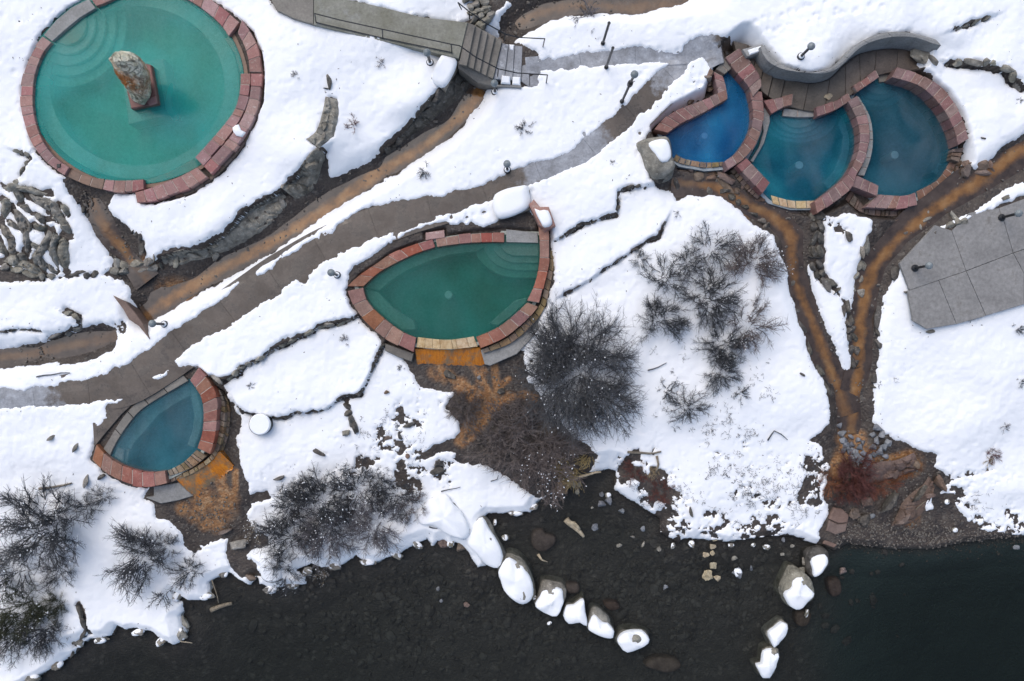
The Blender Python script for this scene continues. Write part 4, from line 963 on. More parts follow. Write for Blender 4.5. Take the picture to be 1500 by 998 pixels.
WI = [(1078,74),(1092,88),(1104,112),(1116,134),(1140,152),(1190,165),(1230,150),(1256,133),(1280,112),(1300,107),(1322,103),(1352,112)]
tw = [0,.07,.13,.19,.25,.31,.42,.52,.62,.7,.78,.88,1.0]
for a, b in zip(tw[:-1], tw[1:]):
    z = .1 + .28 * max(0, (.3 - a) / .3); z = round(z / .07) * .07
    P = [along(WO, a + .001), along(WO, (a + b) / 2), along(WO, b - .001), along(WI, b - .001), along(WI, (a + b) / 2), along(WI, a + .001)]
    mb = MB(); mb.prism(WP(P, z), z - .25, z, .012); mb.build('stair_tread' if a < .3 else 'paving_slab', M['walk'], walk)

# curved concrete wall above the walkway
cw_pts_out = [(1117,67),(1127,87),(1150,100),(1187,107),(1214,103),(1234,90),(1257,67),(1290,52),(1327,49),(1354,55),(1374,61)]
cw_pts_in = [(1112,78),(1127,101),(1160,116),(1190,121),(1214,115),(1234,96),(1257,79),(1294,71),(1327,72),(1353,82),(1364,84)]
cwall = empty('curved_wall', W(1234, 90, .1), 'curved grey concrete retaining wall above the dark walkway', 'wall')
zt_ = 1.0
A = [W(p.x, p.y, zt_) for p in resample([(a, b, 0) for a, b in cw_pts_out], 6)]
B = [W(p.x, p.y, .12) for p in resample([(a, b, 0) for a, b in cw_pts_in], 6)]
n = 48
A = [along(A, i / n) for i in range(n + 1)]; B = [along(B, i / n) for i in range(n + 1)]
pan = 8; stp = n // pan
for s_ in range(pan):
    mb = MB(); vs = []; fs = []
    for i in range(s_ * stp, (s_ + 1) * stp + 1):
        t = i + (.06 if i == s_ * stp else (-.06 if i == (s_ + 1) * stp else 0))
        a = along(A, min(1, max(0, t / n))); b = along(B, min(1, max(0, t / n)))
        d = Vector((a[0] - b[0], a[1] - b[1])); d = d.normalized() if d.length > 1e-6 else Vector((0, 1))
        vs += [(b[0], b[1], -.1), (b[0], b[1], .12), (b[0] * .55 + a[0] * .45, b[1] * .55 + a[1] * .45, .97), (a[0] - d.x * .02, a[1] - d.y * .02, 1.0), (a[0] + d.x * .09, a[1] + d.y * .09, 1.0), (a[0] + d.x * .14, a[1] + d.y * .14, -.1)]
    m_ = stp + 1
    for i in range(stp):
        for k in range(5): fs.append((i * 6 + k, (i + 1) * 6 + k, (i + 1) * 6 + k + 1, i * 6 + k + 1))
    fs.append((5, 4, 3, 2, 1, 0)); e = stp * 6; fs.append(tuple(e + k for k in range(6)))
    mb.add(vs, fs); mb.build('wall_panel', M['concrete'], cwall)
for nm, pts, zz in (('end_pier', [(1088,72),(1117,65),(1120,76),(1095,83)], .72),):
    mb = MB(); mb.prism(WP(pts, zz), -.1, zz, .02); mb.build(nm, M['concrete'], cwall)
    mb = MB(); mb.prism(WP([(1096,73),(1115,67),(1117,74),(1099,80)], zz + .07), zz, zz + .07, .03); mb.build('snow_cover', M['snow'], cwall)

# ------------------------------------------------------------ bridge deck and stairs
deck = empty('bridge_deck', W(560, 35, 1.1), 'green grey concrete ramp with handrail leading to the stairs', 'ramp')
DZ = 1.14
for pts, m_ in (([(396,-25),(398,2),(404,14),(430,27),(459,36),(459,-25)], 'concrete_dark'), ([(459.6,-25),(459.6,36),(500,46),(545,57),(604,70),(672,86),(685,33),(617,25),(553,9),(506,-1),(505,-25)], 'deck')):
    mb = MB(); mb.prism(WP(pts, DZ), DZ - .5, DZ, .012); mb.build('deck_slab', M[m_], deck)
stairs = empty('stairs', W(710, 80, .4), 'grey brown concrete stairs bridging the stream with snowy lower treads', 'stairs')
top = [(683,33),(695,37),(704,43),(714,48),(724,54),(735,60)]; bot = [(672,92),(683,97),(692,102),(702,107),(711,112),(722,115)]
top = T(T2, [(550,98),(585,112),(612,128),(640,143),(672,160),(703,178)]); bot = T(T2, [(516,282),(548,290),(577,304),(605,318),(632,332),(663,346)])
for i in range(5):
    z = 1.08 - .13 * i
    P = WP([top[i], (top[i + 1][0] + 1, top[i + 1][1]), (bot[i + 1][0] + 1, bot[i + 1][1]), bot[i]], z)
    mb = MB(); mb.prism(P, z - .32, z, .014); mb.build('tread', M['concrete_dark'], stairs)
sw = WP([T(T2, [(516,282)])[0], T(T2, [(663,346)])[0], T(T2, [(668,374)])[0], T(T2, [(600,362)])[0], T(T2, [(516,316)])[0]], .55)
mb = MB(); mb.prism([p[:2] for p in sw], -.2, [1.0, .48, .42, .5, .95] , .02); mb.build('side_wall', M['concrete_dark'], stairs)
lt = T(T2, [(705,190),(735,196),(762,200),(796,204),(826,232),(858,246),(868,250)]); lb = T(T2, [(668,346),(716,350),(752,352),(790,358),(826,382),(870,378),(874,376)])
for i in range(6):
    z = .46 - .045 * i
    P = WP([(lt[i][0], lt[i][1]), (lt[i + 1][0] - .4, lt[i + 1][1]), (lb[i + 1][0] - .4, lb[i + 1][1]), (lb[i][0], lb[i][1])], z)
    mb = MB(); mb.prism(P, z - .5, z, .012); t_ = mb.build('tread', M['path_slush'], stairs)
    if i in (1, 2, 4):
        Pc = T(T2, {1: [(705,330),(740,335),(742,368),(700,365)], 2: [(752,336),(785,338),(786,374),(750,370)], 4: [(735,196),(760,198),(756,226),(738,222)]}[i])
        Pw = WP(Pc, z + .1); mb = MB(); mb.prism(Pw, z - .05, z + .1 + (.05 if i == 4 else 0), .04); mb.build('snow_cover', M['snow'], stairs)
for pts, zt2 in (([(672,366),(690,372),(790,372),(790,386),(672,380)], .42),):
    mb = MB(); mb.prism(WP(T(T2, pts), zt2), -.1, zt2, .015); mb.build('side_kerb', M['concrete'], stairs)
def rail(label, topline, posts, rad=.022, lower=None):
    """topline: (px, py, z) points; posts: pairs of (px,py,z) foot and head"""
    r = empty('handrail', W(*posts[0][0]), label, 'handrail', 'handrails of the stairs')
    mb = MB(); mb.tube(WP(topline), rad, sides=6, cap=True); mb.build('top_rail', M['metal'], r)
    if lower: mb = MB(); mb.tube(WP(lower), rad * .9, sides=6, cap=True); mb.build('lower_rail', M['metal'], r)
    for f, h in posts:
        mb = MB(); mb.tube([W(*f), W(*h)], rad, sides=6, cap=True); mb.build('post', M['metal'], r)
rail('black handrail along the ramp and down the near side of the stairs', [(461,20,2.0),(500,30,2.0),(560,43,2.0),(661,65,2.0),(673,67,2.0),(697,84,1.75),(730,101,1.4),(757,107,1.25),(802,110,1.15)],
     [((463,33,1.1),(461,20,2.0)),((561,57,1.1),(560,43,2.0)),((662,78,1.1),(661,65,2.0)),((729,112,.5),(730,101,1.4)),((800,122,.3),(802,110,1.15))], lower=[(463,33,1.18),(510,44,1.18),(561,56,1.18),(662,77,1.18)])
rail('black handrail curving along the far side of the stairs', [(671,4,2.0),(687,17,1.95),(713,35,1.75),(740,50,1.45),(760,55,1.3),(798,57,1.2)],
     [((676,14,1.1),(671,4,2.0)),((688,28,1.05),(687,17,1.95)),((738,62,.5),(740,50,1.45)),((795,70,.3),(798,57,1.2))])
# ------------------------------------------------------------ bollard lamps and posts
def bollard(px, py, label, h=1.05, surf=None):
    x, y, z = on(px, py) if surf is None else W(px, py, surf)
    r = empty('bollard_lamp', (x, y, z), label, 'bollard lamp', 'black bollard lamps'); z -= .03
    mb = MB(); c = ellipse(0, 0, .13, .13, n=14); mb.prism([(x + a, y + b) for a, b in c], z, z + .09, .02); mb.build('base', M['metal'], r)
    mb = MB(); c = ellipse(0, 0, .1, .1, n=14); mb.prism([(x + a, y + b) for a, b in c], z + .088, z + .13, .03); mb.build('snow_collar', M['snow'] if surf is None else M['metal'], r)
    mb = MB(); mb.tube([(x, y, z + .1), (x, y, z + h - .16)], .05, sides=10); pst = mb.build('post', M['metal'], r)
    mb = MB(); pts = []; rr = [.06, .115, .135, .13, .10, .055, .015]; zz = [-.18, -.14, -.09, -.04, 0, .03, .04]
    vs, fs = [], []
    for a, b in zip(rr, zz):
        for k in range(12): vs.append((x + a * math.cos(k * math.pi / 6), y + a * math.sin(k * math.pi / 6), z + h + b))
    for i in range(6):
        for k in range(12): fs.append((i * 12 + k, i * 12 + (k + 1) % 12, (i + 1) * 12 + (k + 1) % 12, (i + 1) * 12 + k))
    fs.append(tuple(range(72, 84))); mb.add(vs, fs); mb.build('globe', M['globe'], pst, True)
bollard(630, 92, 'bollard lamp beside the ramp above a snow capped block')
bollard(725, 135, 'bollard lamp at the foot of the near handrail')
bollard(743, 249, 'bollard lamp on the upper edge of the middle footpath')
bollard(1173, 83, 'bollard lamp in the snow above the curved concrete wall')
bollard(1340, 393, 'bollard lamp near the left corner of the concrete plaza', surf=.27)
bollard(1467, 319, 'bollard lamp near the top edge of the concrete plaza', surf=.27)
bollard(241, 475, 'bollard lamp between the lower path and the stone weir')
bollard(494, 403, 'bollard lamp in snow left of the green leaf pool')
def pole(px, py, h, label, lamp):
    x, y, z = on(px, py); r = empty('lamp_post' if lamp else 'marker_post', (x, y, z), label, 'lamp post' if lamp else 'post', None if lamp else 'slim black posts by the side path')
    mb = MB(); mb.tube([(x, y, z - .1), (x, y, z + h)], .045, sides=8, cap=True); mb.build('shaft', M['metal'], r)
    mb = MB(); mb.tube([(x, y, z - .05), (x, y, z + .06)], .08, sides=10, cap=True); mb.build('base', M['metal'], r)
    if lamp:
        mb = MB(); mb.tube([(x, y, z + h * .66), (x, y, z + h * .74)], .095, sides=10, cap=True); mb.build('bracket', M['metal'], r)
        mb = MB(); b2 = bmesh.new(); bmesh.ops.create_uvsphere(b2, u_segments=12, v_segments=8, radius=.13)
        mb.add([(v.co.x + x, v.co.y + y, v.co.z + z + h + .08) for v in b2.verts], [[v.index for v in f.verts] for f in b2.faces]); b2.free(); mb.build('globe', M['globe'], r, True)
    else:
        mb = MB(); mb.tube([(x, y, z + h), (x, y, z + h + .05)], .055, sides=8, cap=True); mb.build('cap', M['metal'], r)
pole(911, 149, 2.75, 'tall black lamp post with globe below the side path', True)
pole(883, 64, 1.75, 'slim black post in snow on the far side of the side path', False)
pole(888, 99, 1.8, 'slim black post standing on the slushy side path', False)

# ------------------------------------------------------------ rocks
def ico(sub):
    b2 = bmesh.new(); bmesh.ops.create_icosphere(b2, subdivisions=sub, radius=1)
    v = [tuple(q.co) for q in b2.verts]; f = [[q.index for q in p.verts] for p in b2.faces]; b2.free(); return v, f
ICO = {k: ico(k) for k in (1, 2, 3, 4)}
from mathutils import noise as mnoise
def rock_shape(sub, seed, rough=.25, cuts=5):
    r = random.Random(seed); pl = [(Vector((r.gauss(0, 1), r.gauss(0, 1), r.gauss(0, .8))).normalized(), r.uniform(.42, .85)) for _ in range(cuts)]
    out = []
    for v in ICO[sub][0]:
        p = Vector(v)
        for nn, d in pl:
            k = p.dot(nn)
            if k > d: p -= nn * (k - d) * .85
        q = p * 1.4 + Vector((seed * 3.1, seed * 1.7, seed * .9))
        p *= 1 + rough * mnoise.noise(q) + rough * .4 * mnoise.noise(q * 2.7)
        out.append(p)
    return out
STONE_ME = {}
def stone_mesh(m_, i):
    if (m_, i) not in STONE_ME:
        mb = MB(); mb.add(rock_shape(2 if i < 8 else 3, i + 3, .26, 9), ICO[2 if i < 8 else 3][1]); STONE_ME[m_, i] = mb.mesh('stone_' + m_, M[m_], False)
    return STONE_ME[m_, i]
def put_stone(name, m_, x, y, z, sx, sy, sz, rz, parent=None, big=False, tilt=.15):
    o = bpy.data.objects.new(name, stone_mesh(m_, rnd.randrange(8, 16) if big else rnd.randrange(8)))
    off = root_loc(parent) if parent else Vector((0, 0, 0))
    o.location = (x - off.x, y - off.y, z - off.z); o.scale = (sx, sy, sz); o.rotation_euler = (rnd.uniform(-tilt, tilt), rnd.uniform(-tilt, tilt), rz)
    return link(o, parent)
def stone_wall(pts, label, m_='rock', width=.2, size=.28, rows=1, rise=.05, sink=.12, high=None, cat='stone wall', skip=0.0, zfun=None):
    """a low dry wall of separate stones following the line, 'rows' stones wide"""
    c0 = on(*pts[0], fn=gz); root = empty('stone_wall', c0, label, cat, 'low dry stone walls between the snow terraces')
    ln = resample([on(p[0], p[1], gz) for p in pts], .06); L = 0; i = 0
    while i < len(ln) - 1:
        step = size * rnd.choice((.45, .7, .9, 1.1, 1.7)); acc = 0; j = i
        while j < len(ln) - 1 and acc < step: acc += (ln[j + 1] - ln[j]).length; j += 1
        m = (ln[i] + ln[j]) / 2; d = ln[j] - ln[i]; a = math.atan2(d.y, d.x); nx, ny = -math.sin(a), math.cos(a)
        for r_ in range(rows):
            if rnd.random() < skip: continue
            o = (r_ - (rows - 1) / 2) * width * .9 + rnd.uniform(-.03, .03)
            x, y = m.x + nx * o, m.y + ny * o
            zz = gz(x, y) if zfun is None else zfun(x, y)
            put_stone('stone', m_, x, y, zz + rise - .04 - sink * .3, acc * .62, width * rnd.uniform(.55, 1.0), rnd.uniform(.07, .17) + sink * .3, a + rnd.uniform(-.45, .45), root, tilt=.4)
        i = j
    return root
WD = {nm: ln for nm, ln, hw, dz in WALLS}
stone_wall(WD['t1'], 'long low dry stone wall dividing the terraces left of the leaf pool', 'rock', .16, .34)
stone_wall(WD['t2'][:5], 'short thin stone edge dropping from the leaf pool corner', 'rock_dark', .11, .26)
stone_wall(WD['t2'][4:], 'thin scalloped stone edge above the round snowy disc', 'rock_dark', .10, .26)
stone_wall(WD['t2b'], 'two dark stones breaking the snow below the scalloped edge', 'rock_dark', .22, .4, rows=1, rise=.12)
stone_wall(WD['t3'], 'stepped thin stone edge right of the leaf pool', 'rock_dark', .11, .26)
stone_wall(WD['t4'], 'fine dark stone line crossing the snow above the shrubs', 'rock_dark', .06, .3, rise=.02)
stone_wall(WD['t5'], 'dark stone edge in the snow right of the three pools', 'rock', .2, .32)
stone_wall(WD['t6'], 'thin stone edge running up from the end of the curved wall', 'rock', .12, .3)
stone_wall(WD['t7'], 'bent dry stone edge left of the round pool', 'rock', .14, .26)
stone_wall(WD['t8'], 'stone edge round the snow tongue above the left stream', 'rock', .16, .3)
stone_wall(WD['t9'], 'thin stone line in the snow at the left edge', 'rock_dark', .08, .3, rise=.02)
stone_wall([(694,-6),(700,12),(706,26),(716,38)], 'dark rock wall dropping into the stream above the stairs', 'rock', .3, .34, rows=3, rise=.2, cat='rock wall')
stone_wall([(482,108),(483,122),(480,132)], 'small dark rock spur in the upper snow', 'rock_dark', .14, .3, rise=.12)
stone_wall([(165,390),(190,394),(215,390),(235,382)], 'pale stone sill across the round pool run-off', 'rock', .3, .4, rows=2, rise=.12, sink=.2, cat='rock wall')
stone_wall([(97,400),(120,403),(145,402)], 'dark stones at the end of the left ditch', 'rock_dark', .2, .4, rise=.1)
stone_wall([(0,392),(30,394),(55,404),(85,404)], 'stone kerb along the left ditch', 'rock', .22, .45, rows=1, rise=.12)
stone_wall([(1192,384),(1200,400),(1207,412),(1216,420),(1226,427)], 'mossy rock line in the snow between the fork streams', 'rock_dark', .2, .4, rows=2, rise=.12)
stone_wall([(1234,438),(1240,455),(1244,475),(1248,500),(1252,540)], 'dark stones along the inner bank of the right fork', 'rock_dark', .2, .42, rows=2, rise=.1)
stone_wall([(1194,312),(1197,335),(1197,360),(1192,378)], 'dark stone bank below the pale spill lip', 'rock_dark', .25, .42, rows=2, rise=.12)
stone_wall([(1158,400),(1164,440),(1180,492),(1198,540),(1215,580)], 'grey stones edging the left fork stream', 'rock_dark', .2, .5, rows=1, rise=.05, skip=.25)
stone_wall([(1372,338),(1342,366),(1318,390),(1296,428),(1286,465),(1286,520),(1281,570)], 'grey stones edging the right fork stream', 'rock_dark', .2, .5, rows=1, rise=.05, skip=.3)
stone_wall([(1268,345),(1262,375),(1256,405),(1253,435)], 'stone bank between the snow island and the right fork', 'rock', .26, .45, rows=2, rise=.05)
stone_wall([(995,244),(1030,256),(1066,262),(1095,285),(1120,305)], 'brown stacked stones below the teardrop pool', 'rock_brown', .26, .5, rows=2, rise=.05)
stone_wall([(1000,282),(1050,279),(1080,294),(1105,318),(1125,334)], 'mossy stones on the snow side of the left fork', 'rock_dark', .2, .5, rows=1, rise=.1)
stone_wall([(1356,66),(1360,84),(1352,94)], 'rough rocks at the right end of the curved wall', 'rock', .3, .35, rows=2, rise=.3)
stone_wall([(1400,228),(1416,242),(1436,250),(1452,244)], 'layered brown rocks right of the dark blue pool', 'rock_brown', .28, .4, rows=2, rise=.1)
stone_wall([(1380,330),(1400,320),(1418,318)], 'rough pale rocks between the stream and plaza', 'rock', .28, .4, rows=2, rise=.1, skip=.2)
stone_wall([(1350,312),(1366,318),(1345,335)], 'grey rocks in the bed of the right fork', 'rock', .3, .5, rows=1, rise=.05)
stone_wall([(113,942),(126,932),(122,905),(114,885)], 'dark log like bank edge in the lower left snow', 'rock_dark', .16, .45, rows=1, rise=.1)
stone_wall([(1035,110),(1042,125),(1040,136)], 'jumbled brown rocks left of the teardrop pool inlet', 'rock_brown', .25, .32, rows=2, rise=.15)
stone_wall([(168,372),(150,345),(132,318),(114,298)], 'dark stone edge of the round pool run-off', 'rock_dark', .12, .35, rows=1, rise=.05)
stone_wall([(210,372),(208,350),(196,340)], 'jagged dark rocks right of the round pool run-off', 'rock_dark', .16, .3, rows=1, rise=.1)
def outline(name, pts, z0, z1, m_, parent=None, dome=.12, rings=4, rough=.05, flare=1.0, seed=0, flat=.75):
    """a lump raised from a plan outline: steep sides, domed uneven top"""
    P = [Vector(W(p[0], p[1], z1)) for p in pts]; k3 = [tuple(p) for p in P]; nP = len(k3)
    Q = resample(k3[-2:] + k3 + k3[:2], .12); c_a, c_b = Vector(k3[0]), Vector(k3[0])
    ia = min(range(len(Q) // 2), key=lambda i: (Q[i] - c_a).length); ib = max(range(len(Q)), key=lambda i: -((Q[i] - c_a).length) if i > len(Q) // 2 else -1e9); P = Q[ia:ib]
    n = len(P); c = sum(P, Vector((0, 0, 0))) / n; vs = []; fs = []
    prof = [(flare, z0), (1.0, z0 + (z1 - z0) * .55), (.95, z0 + (z1 - z0) * .85), (flat, z1), (flat * .55, z1 + dome * .8), (flat * .2, z1 + dome)]
    for s_, z in prof:
        for p in P:
            q = Vector((c.x + (p.x - c.x) * s_, c.y + (p.y - c.y) * s_, z))
            k = mnoise.noise(q * 1.6 + Vector((seed, 0, 0))) + .5 * mnoise.noise(q * 4 + Vector((seed, 3, 0)))
            q.z += k * rough * (0 if s_ == flare and z == z0 else 1); q.x += k * rough * .4; q.y += k * rough * .4
            vs.append(q)
    m = len(prof)
    vs.append(Vector((c.x, c.y, z1 + dome)))
    for a in range(m - 1):
        for i in range(n): fs.append((a * n + i, a * n + (i + 1) % n, (a + 1) * n + (i + 1) % n, (a + 1) * n + i))
    for i in range(n): fs.append(((m - 1) * n + i, (m - 1) * n + (i + 1) % n, m * n))
    ar = sum(P[i].x * P[(i + 1) % n].y - P[(i + 1) % n].x * P[i].y for i in range(n))
    if ar < 0: fs = [f[::-1] for f in fs]
    mb = MB(); mb.add(vs, fs); return mb.build(name, M[m_], parent, True)
def boulder(rock_px, cap_px, z0, z1, label, m_='rock', cat='boulder', group='snow capped boulders in the river', dome=.1, seed=0, cap=.14):
    c = mean_px(rock_px); x, y, z = W(c[0], c[1], z0)
    r = empty('boulder', (x, y, z0), label, cat, group)
    rk = outline('rock', rock_px, z0 - .4, z1, m_, r, .06, rough=.2, flare=1.12, seed=seed)
    if cap_px: outline('snow_cap', cap_px, z1 - .12, z1 + cap, 'snow', rk, dome, rough=.12, flare=.97, seed=seed + 5, flat=.84)
    return r
def rock_bank(hi, lo, label, m_='rock', cell=.38, amp=.16, over=.10, lift=.06):
    """a rough cracked ledge: blocky bed rock between an upper and a lower line"""
    A = resample([on(p[0], p[1], tz) for p in hi], .1); B = resample([on(p[0], p[1], gz) for p in lo], .1)
    A = [tuple(p) for p in A]; B = [tuple(p) for p in B]
    def al(L, t):
        f = t * (len(L) - 1); i = min(int(f), len(L) - 2); return Vector(L[i]).lerp(Vector(L[i + 1]), f - i)
    n = max(len(A), len(B)) * 2; m = 22; vs = []; fs = []
    c = (al(A, .5) + al(B, .5)) / 2
    rt = empty('rock_ledge', tuple(c), label, 'rock ledge', 'rough stone ledges along the streams')
    for i in range(n + 1):
        a, b = al(A, i / n), al(B, i / n); out = (a - b); out.z = 0; out = out.normalized() if out.length > 1e-5 else Vector((0, 1, 0))
        a = a + out * .1; b = b - out * .08
        for k in range(m + 1):
            u = k / m; p = a.lerp(b, u); zt, zb = a.z + over, b.z - .1
            p.z = zb + (zt - zb) * (1 - u ** 2.2) if zt > zb else zt
            p.z = max(p.z, gz(p.x, p.y) + lift)
            ds, ps = mnoise.voronoi(Vector((p.x / cell, p.y / cell, p.z * .5)))
            hsh = math.sin(ps[0].x * 12.9 + ps[0].y * 78.2) * 43758.5; hsh -= math.floor(hsh)
            crack = min(1, (ds[1] - ds[0]) / .16); end = min(1, 6 * min(i / n, 1 - i / n) + .15) * min(1, 5 * min(u, 1 - u) + .1)
            p.z += (amp * (hsh - .35) * crack - .05 * (1 - crack) + .04 * mnoise.noise(p * 4) + .02 * mnoise.noise(p * 11)) * end - (1 - end) * .1
            vs.append(p)
    for i in range(n):
        for k in range(m): q = i * (m + 1) + k; fs.append((q, q + 1, q + m + 2, q + m + 1))
    d = (vs[1] - vs[0]).cross(vs[m + 1] - vs[0])
    if d.z < 0: fs = [f[::-1] for f in fs]
    mb = MB(); mb.add(vs, fs); mb.build('rock_face', M[m_], rt)
    for k in range(max(3, n // 14)):      # loose blocks lying on the ledge
        p = vs[rnd.randrange(2, n - 1) * (m + 1) + rnd.randrange(3, m - 2)]; z_ = rnd.uniform(.1, .24)
        put_stone('stone', m_, p.x, p.y, p.z + z_ * .15, z_, z_ * rnd.uniform(.5, .9), z_ * .5, rnd.uniform(0, 3), rt, tilt=.5)
    return rt
rock_bank([(1262,690),(1285,680),(1310,677),(1338,666)], [(1260,706),(1286,703),(1313,696),(1346,684)], 'raised rusty brown bank above the orange roots', 'rock_brown', .4, .2, .22, .15)
rock_bank([(1318,742),(1335,726),(1352,714),(1362,700)], [(1306,768),(1330,764),(1352,745),(1368,712)], 'tan rocky hump at the bottom of the muddy outfall', 'rock_brown', .45, .2, .1, .12)
rock_bank([(671,97),(650,131),(612,172),(578,206),(561,217)], [(690,114),(674,140),(643,164),(617,186),(582,210),(563,221)], 'dark cracked rock bank below the stairs', 'rock_dark', .42, .18)
rock_bank([(470,216),(452,240),(437,257),(415,277)], [(476,226),(467,254),(457,275),(433,292)], 'long slanting grey rock ledge above the stream', 'rock', .4)
rock_bank([(417,286),(390,297),(362,310),(350,329),(334,344),(300,365),(277,370),(238,381)], [(426,296),(400,320),(382,338),(354,354),(320,371),(290,378),(262,386),(240,390)], 'mossy grey stone bank curving along the stream bend', 'rock', .45)
rock_bank([(481,143),(477,167),(466,196),(451,206)], [(491,146),(493,167),(486,197),(466,216)], 'curved lichen covered rock ledge in the upper snow', 'rock', .4, .18, .12, .16)
def sc_(pts, f, dx=0, dy=0):
    c = mean_px(pts); return [(c[0] + (p[0] - c[0]) * f + dx, c[1] + (p[1] - c[1]) * f + dy) for p in pts]
B1 = T(T8, [(620,280),(655,340),(705,430),(708,470),(685,505),(640,490),(590,440),(552,395),(570,340),(590,300)])
boulder(sc_(B1, 1.05, 1, -1), B1, RZ, -.85, 'long snow covered boulder joining the bank to the boulder chain', seed=1)
B2 = T(T8, [(735,460),(790,490),(825,540),(845,600),(840,640),(800,665),(750,645),(715,605),(700,560),(688,525),(710,480)])
boulder(sc_(B2, 1.06, 1, -1), B2, RZ, -.8, 'largest oval snow capped boulder of the river chain', seed=2)
B3 = T(T8, [(885,570),(950,575),(980,600),(980,660),(945,720),(905,710),(850,675),(870,620)])
boulder(B3, T(T8, [(890,600),(930,592),(970,595),(978,640),(972,668),(945,718),(905,708),(852,675),(872,630)]), RZ, -.85, 'square snow capped boulder with bare grey top edge', seed=3)
B4 = T(T8, [(1060,645),(1070,700),(1078,760),(1045,745),(1000,750),(978,715),(990,670),(1020,668)])
boulder(sc_(B4, 1.06), B4, RZ, -.95, 'jagged snow capped rock in the middle of the chain', seed=4)
B5 = T(T8, [(1110,690),(1170,730),(1200,780),(1195,815),(1150,812),(1085,775),(1085,740)])
boulder(B5, T(T8, [(1112,712),(1150,738),(1172,745),(1195,785),(1192,812),(1150,810),(1086,775),(1092,740)]), RZ, -.9, 'snow capped boulder with dark notch near the chain end', seed=5)
B6 = T(T8, [(1210,825),(1240,790),(1320,785),(1355,820),(1330,850),(1255,877),(1225,850)])
boulder(sc_(B6, 1.04), B6, RZ, -.95, 'flat snowy boulder at the outer end of the chain', seed=6)
B7 = T(T9, [(555,440),(600,420),(640,420),(655,450),(655,490),(620,525),(580,550),(555,530)])
boulder(B7, T(T9, [(572,462),(630,442),(645,472),(620,510),(580,545),(570,500)]), RZ, -.8, 'dark shore boulder with square snow patch beside the brown slab', 'rock_dark', seed=7)
B8 = T(T9, [(490,508),(530,520),(575,580),(585,625),(560,660),(520,690),(470,675),(445,610),(460,560)])
boulder(B8, T(T9, [(520,545),(560,590),(583,617),(566,645),(518,688),(475,674),(450,622),(482,590),(492,560)]), RZ, -.75, 'big grey boulder with snowy lower half off the right shore', seed=8)
B9 = T(T9, [(440,742),(462,750),(462,790),(420,840),(400,855),(390,830),(380,790),(405,770)])
boulder(sc_(B9, 1.05), B9, RZ, -1.0, 'narrow snowy rock above the bottom right boulder', seed=9)
B10 = T(T9, [(360,872),(410,862),(425,880),(415,940),(385,990),(360,990),(340,960),(327,930),(350,925)])
boulder(sc_(B10, 1.06, 1, 0), B10, RZ, -1.0, 'snow capped rock at the bottom edge of the photo', seed=10)
# bank pillows of snow on rock along the shore
boulder(T(T8, [(320,265),(380,200),(450,172),(500,220),(560,300),(570,340),(550,385),(480,370),(400,325),(340,315)]), T(T8, [(326,265),(384,204),(450,178),(494,222),(552,302),(562,340),(545,378),(480,364),(402,320),(345,310)]), RZ, -.72, 'broad snow pillow on the bank where the boulder chain starts', seed=11, group='snow covered bank rocks')
boulder(T(T7, [(1090,445),(1170,415),(1220,440),(1235,500),(1240,560),(1180,575),(1140,550),(1130,490)]), T(T7, [(1095,447),(1168,420),(1215,443),(1230,500),(1232,552),(1180,568),(1145,545),(1135,490)]), RZ, -.8, 'rounded snow covered bank rock below the shrubs', seed=12, group='snow covered bank rocks')
